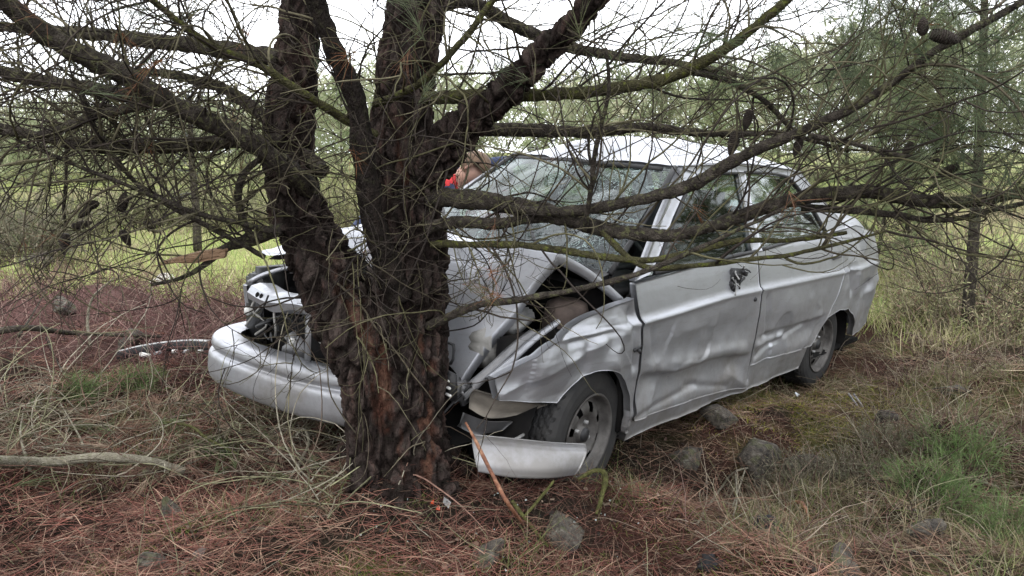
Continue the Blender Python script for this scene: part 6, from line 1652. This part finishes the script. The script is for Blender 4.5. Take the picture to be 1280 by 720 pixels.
M_BLUEWHITE = mat('pale_plastic_scrap', [(0.3, (0.45, 0.52, 0.58)), (0.7, (0.72, 0.75, 0.78))], 20, rough=.4)
def shard(px, py, s, m, label, seed, up=0.01, cat='debris'):
    rng = np.random.default_rng(seed)
    p = gpt(px, py)
    bm = bmesh.new()
    k = rng.integers(5, 7); a = np.sort(rng.uniform(0, 2 * math.pi, k)); r = rng.uniform(.5, 1, k) * s / 2
    up_ = [bm.verts.new((r[i] * math.cos(a[i]), r[i] * math.sin(a[i]), .003 + .25 * r[i] * math.sin(3 * a[i]))) for i in range(k)]
    dn = [bm.verts.new((v.co.x, v.co.y, v.co.z - .004)) for v in up_]
    bm.faces.new(up_); bm.faces.new(dn[::-1])
    for i in range(k): bm.faces.new([up_[i], dn[i], dn[(i + 1) % k], up_[(i + 1) % k]])
    o = bm_put('debris_shard', bm, m, None, smooth=False, label=label, cat=cat, group='shards of wreckage')
    o.location = p + np.array([0, 0, up + s * .15]); o.rotation_euler = (rng.uniform(.5, 1.2), rng.uniform(-.5, .5), rng.uniform(-.6, .6))
    return o
shard(567, 560, .07, M_WHITE, 'white plastic shard beside the right foot of the trunk', 1, .14)
shard(573, 562, .05, M_ALU, 'grey metal shard under the white plastic one', 2, .10)
shard(548, 643, .024, M_ORANGE, 'orange lens shard on the ground in front of the trunk', 3)
shard(541, 634, .02, M_ORANGE, 'smaller orange lens splinter just above the orange shard', 13)
shard(559, 636, .05, M_ALU, 'long silver splinter right of the orange lens pieces', 5)
shard(995, 497, .045, M_BLUEWHITE, 'bluish white scrap on the moss below the rear wheel', 7)
shard(770, 606, .06, M_RUST, 'brown leaf-like scrap of trim before the front wheel', 8)
shard(250, 700, .05, M_RUST, 'curled orange brown bark flake on the red needles at the bottom', 10, cat='bark flake')
t = empty('metal_scrap', 'pair of short parallel metal bars lying on the bank', 'scrap metal', gpt(1066, 507))
for k in range(2): bm_put('bar', [rbox_bm((0.028 * k, 0, 0.03), (0.009, 0.014, 0.10), .003, rot=rot_xyz(R_(-50), R_(-25), 0))], M_INNER, t)
M_RAG = mat('black_cloth', [(.3, (.006, .006, .007)), (.7, (.018, .018, .020))], 14, rough=.9)
for px, py, s, lab, sd_ in ((958, 662, .055, 'crumpled black rag in a dip below the heather', 3), (888, 712, .045, 'smaller black crumpled rag at the bottom edge', 4)):
    bm = bmesh.new(); bmesh.ops.create_icosphere(bm, subdivisions=4, radius=1)
    for v in bm.verts:
        v.co = v.co * (0.75 + 0.9 * abs(mnoise.noise(v.co * 1.7 + Vector((sd_, 0, 0)))) + .25 * mnoise.noise(v.co * 5)); v.co = Vector((v.co.x * s, v.co.y * s * .7, v.co.z * s * .55))
    o = bm_put('black_rag', bm, M_RAG, None, label=lab, cat='rag'); o.location = gpt(px, py) + np.array([0, 0, .012])

# ---------------------------------------------------------------- people on the far side of the car
M_SKIN = mat('skin', [(.3, (.42, .25, .19)), (.7, (.52, .33, .26))], 12, rough=.6)
M_RED = mat('red_jacket', [(.3, (.42, .02, .025)), (.7, (.58, .04, .04))], 10, rough=.8, bump=.2)
M_NAVY = mat('navy_cloth', [(.3, (.025, .035, .075)), (.7, (.05, .065, .13))], 10, rough=.85, bump=.2)
M_HAIR = mat('brown_hair', [(.3, (.06, .035, .02)), (.7, (.16, .10, .06))], 40, rough=.7, stretch=(1, 1, .2))
M_BOOT = M_BLACK
M_REFL = mat('pale_reflective_band', [(.3, (.6, .6, .58)), (.7, (.75, .75, .72))], 20, rough=.4)
def person(loc, rz, pose, colors, label, hair=M_HAIR):
    """pose: joints -> (x forward, y left, z up) in metres; one skinned body."""
    J = pose
    names, verts, rad, edges = [], [], [], []
    def v(n, p, r):
        names.append(n); verts.append(p); rad.append(r); return len(verts) - 1
    I = {}
    for n, r in (('pelvis', .135), ('waist', .125), ('chest', .150), ('neck', .058), ('head', .085), ('crown', .080)):
        I[n] = v(n, J[n], r)
    for a, b in (('pelvis', 'waist'), ('waist', 'chest'), ('chest', 'neck'), ('neck', 'head'), ('head', 'crown')): edges.append((I[a], I[b]))
    for s in ('l', 'r'):
        for n, r in (('sho', .075), ('elb', .050), ('wri', .032), ('palm', .034)):
            I[s + n] = v(s + n, J[s + n], r)
        edges += [(I['chest'], I[s + 'sho']), (I[s + 'sho'], I[s + 'elb']), (I[s + 'elb'], I[s + 'wri']), (I[s + 'wri'], I[s + 'palm'])]
        w, p = np.array(J[s + 'wri']), np.array(J[s + 'palm'])
        f = unit(p - w); sdv = unit(np.cross(f, np.array([0.2, 0.3, 1.0])))
        dn = unit(np.cross(f, sdv)) * (1 if np.cross(f, sdv)[2] < 0 else -1)
        for q in range(4):
            o = sdv * (q - 1.5) * .021
            ln = (.068, .078, .073, .058)[q]
            a = v('f', tuple(p + f * .035 + o), .011); b = v('f', tuple(p + f * (.035 + ln * .55) + o + dn * .008), .0095); c = v('f', tuple(p + f * (.035 + ln * .9) + o + dn * .03), .008)
            edges += [(I[s + 'palm'], a), (a, b), (b, c)]
        a = v('f', tuple(w + f * .03 + sdv * .04), .012); b = v('f', tuple(w + f * .075 + sdv * .065 + dn * .012), .010)
        edges += [(I[s + 'wri'], a), (a, b)]
        for n, r in (('hip', .095), ('knee', .064), ('ank', .045), ('toe', .038)):
            I[s + n] = v(s + n, J[s + n], r)
        edges += [(I['pelvis'], I[s + 'hip']), (I[s + 'hip'], I[s + 'knee']), (I[s + 'knee'], I[s + 'ank']), (I[s + 'ank'], I[s + 'toe'])]
    me = bpy.data.meshes.new('body'); me.from_pydata([tuple(map(float, p)) for p in verts], edges, [])
    tmp = bpy.data.objects.new('tmp', me); COL.objects.link(tmp)
    tmp.modifiers.new('s', 'SKIN'); ss = tmp.modifiers.new('u', 'SUBSURF'); ss.levels = 2; ss.render_levels = 2
    for k, d in enumerate(me.skin_vertices[0].data):
        d.radius = (rad[k], rad[k]); d.use_root = (k == 0)
    dg = bpy.context.evaluated_depsgraph_get(); ev = tmp.evaluated_get(dg)
    body = bpy.data.meshes.new_from_object(ev)
    bpy.data.objects.remove(tmp)
    t = empty('person', label, 'person', loc); t.rotation_euler = (0, 0, rz)
    for m in (colors['torso'], colors['sleeve'], colors['legs'], M_SKIN, M_BOOT): body.materials.append(m)
    vv = np.array(verts); segs = [(np.array(verts[a]), np.array(verts[b]), names[a], names[b]) for a, b in edges]
    def slot(na, nb, tt):
        if nb in ('head', 'crown') or nb == 'f' or nb.endswith('palm') or na == 'f': return 3
        if nb.endswith('toe'): return 4
        if nb.endswith('elb') or nb.endswith('wri'): return 1 if tt < .93 or not nb.endswith('wri') else 3
        if nb.endswith('hip') or nb.endswith('knee') or nb.endswith('ank'): return 2
        if nb == 'neck' and tt > .75: return 3
        return 0
    for f in body.polygons:
        c = np.array(f.center); best = (9, 0)
        for a, b, na, nb in segs:
            ab = b - a; tt = float(np.clip((c - a) @ ab / max(ab @ ab, 1e-9), 0, 1)); d = np.linalg.norm(c - a - tt * ab)
            if d < best[0]: best = (d, slot(na, nb, tt))
        f.material_index = best[1]; f.use_smooth = True
    put('body', body, t)
    # hair cap, nose, ears, eyes and mouth
    h, cr_, nk = (np.array(J[k]) for k in ('head', 'crown', 'neck'))
    up = unit(cr_ - nk); fw = unit(np.array(J['face']) - (np.array(J['face']) @ up) * up); lf = np.cross(up, fw)
    c = (h + cr_) / 2
    bm = bmesh.new(); bmesh.ops.create_icosphere(bm, subdivisions=4, radius=1)
    dead = []
    for q in bm.verts:
        p = np.array(q.co)
        if p[0] > 0.25 and p[2] < 0.45 or p[2] < -0.55: dead.append(q)
        p = p * (1 + .06 * mnoise.noise(Vector(p) * 9))
        q.co = Vector(c + up * .012 + fw * (p[0] * .105 - .006) + lf * p[1] * .094 + up * p[2] * .115)
    bmesh.ops.delete(bm, geom=dead, context='VERTS')
    bm_put('hair', bm, hair, t)
    for nm, o, s, m in (('nose', fw * .098 - up * .005, (.016, .013, .022), M_SKIN), ('ear', lf * .090, (.012, .010, .026), M_SKIN), ('ear', -lf * .090, (.012, .010, .026), M_SKIN), ('eye', fw * .086 + lf * .033 + up * .022, (.009, .009, .008), M_BLACK), ('eye', fw * .086 - lf * .033 + up * .022, (.009, .009, .008), M_BLACK), ('mouth', fw * .088 - up * .045, (.010, .022, .006), M_RED)):
        bm = bmesh.new(); bmesh.ops.create_icosphere(bm, subdivisions=2, radius=1)
        for q in bm.verts: q.co = Vector(c + o + fw * q.co.x * s[0] + lf * q.co.y * s[1] + up * q.co.z * s[2])
        bm_put(nm, bm, m, t)
    return t
# first person: bent forward at the hip beside the far front door, one arm laid on the roof edge
bend = {'pelvis': (0, 0, .92), 'waist': (.22, 0, 1.04), 'chest': (.54, 0, 1.17), 'neck': (.65, -.02, 1.22), 'head': (.715, -.03, 1.24), 'crown': (.78, -.04, 1.31), 'face': (.9, -.35, -.25),
        'lsho': (.57, .18, 1.20), 'lelb': (.76, .26, 1.30), 'lwri': (.98, .22, 1.34), 'lpalm': (1.05, .21, 1.335), 'rsho': (.58, -.19, 1.16), 'relb': (.66, -.26, .93), 'rwri': (.80, -.20, .76), 'rpalm': (.84, -.18, .70),
        'lhip': (-.01, .10, .86), 'lknee': (.10, .11, .47), 'lank': (-.02, .12, .09), 'ltoe': (.13, .14, .05), 'rhip': (-.01, -.10, .86), 'rknee': (.14, -.11, .47), 'rank': (.05, -.12, .09), 'rtoe': (.20, -.13, .05)}
px_, py_ = -0.99, 5.00
person((px_, py_, float(ground_z(px_, py_)) - .10), R_(-6), bend, {'torso': M_RED, 'sleeve': M_NAVY, 'legs': M_NAVY}, 'person in a red and navy jacket bending over beside the far front door')
kneel = {'pelvis': (0, 0, .52), 'waist': (.03, 0, .66), 'chest': (.09, 0, .90), 'neck': (.13, 0, 1.06), 'head': (.16, 0, 1.14), 'crown': (.17, 0, 1.25), 'face': (1, .1, -.2),
         'lsho': (.10, .19, .98), 'lelb': (.20, .26, .74), 'lwri': (.38, .16, .82), 'lpalm': (.45, .13, .84), 'rsho': (.10, -.19, .98), 'relb': (.22, -.25, .75), 'rwri': (.40, -.14, .86), 'rpalm': (.47, -.11, .88),
         'lhip': (0, .10, .48), 'lknee': (.36, .13, .42), 'lank': (.30, .13, .08), 'ltoe': (.45, .14, .04), 'rhip': (0, -.10, .48), 'rknee': (.22, -.12, .09), 'rank': (-.18, -.12, .10), 'rtoe': (-.22, -.12, .03)}
kx, ky = -0.12, 5.42
kp = person((kx, ky, float(ground_z(kx, ky)) - .02), R_(-75), kneel, {'torso': M_RED, 'sleeve': M_RED, 'legs': M_NAVY}, 'person in red kneeling behind the far side of the windscreen')
bm = bmesh.new(); bmesh.ops.create_cone(bm, cap_ends=False, segments=24, radius1=.158, radius2=.162, depth=.06)
for q in bm.verts: q.co = Vector((q.co.x * 1.0 + .085, q.co.y * 1.05, q.co.z + .86))
bm_put('reflective_band', bm, M_REFL, kp)
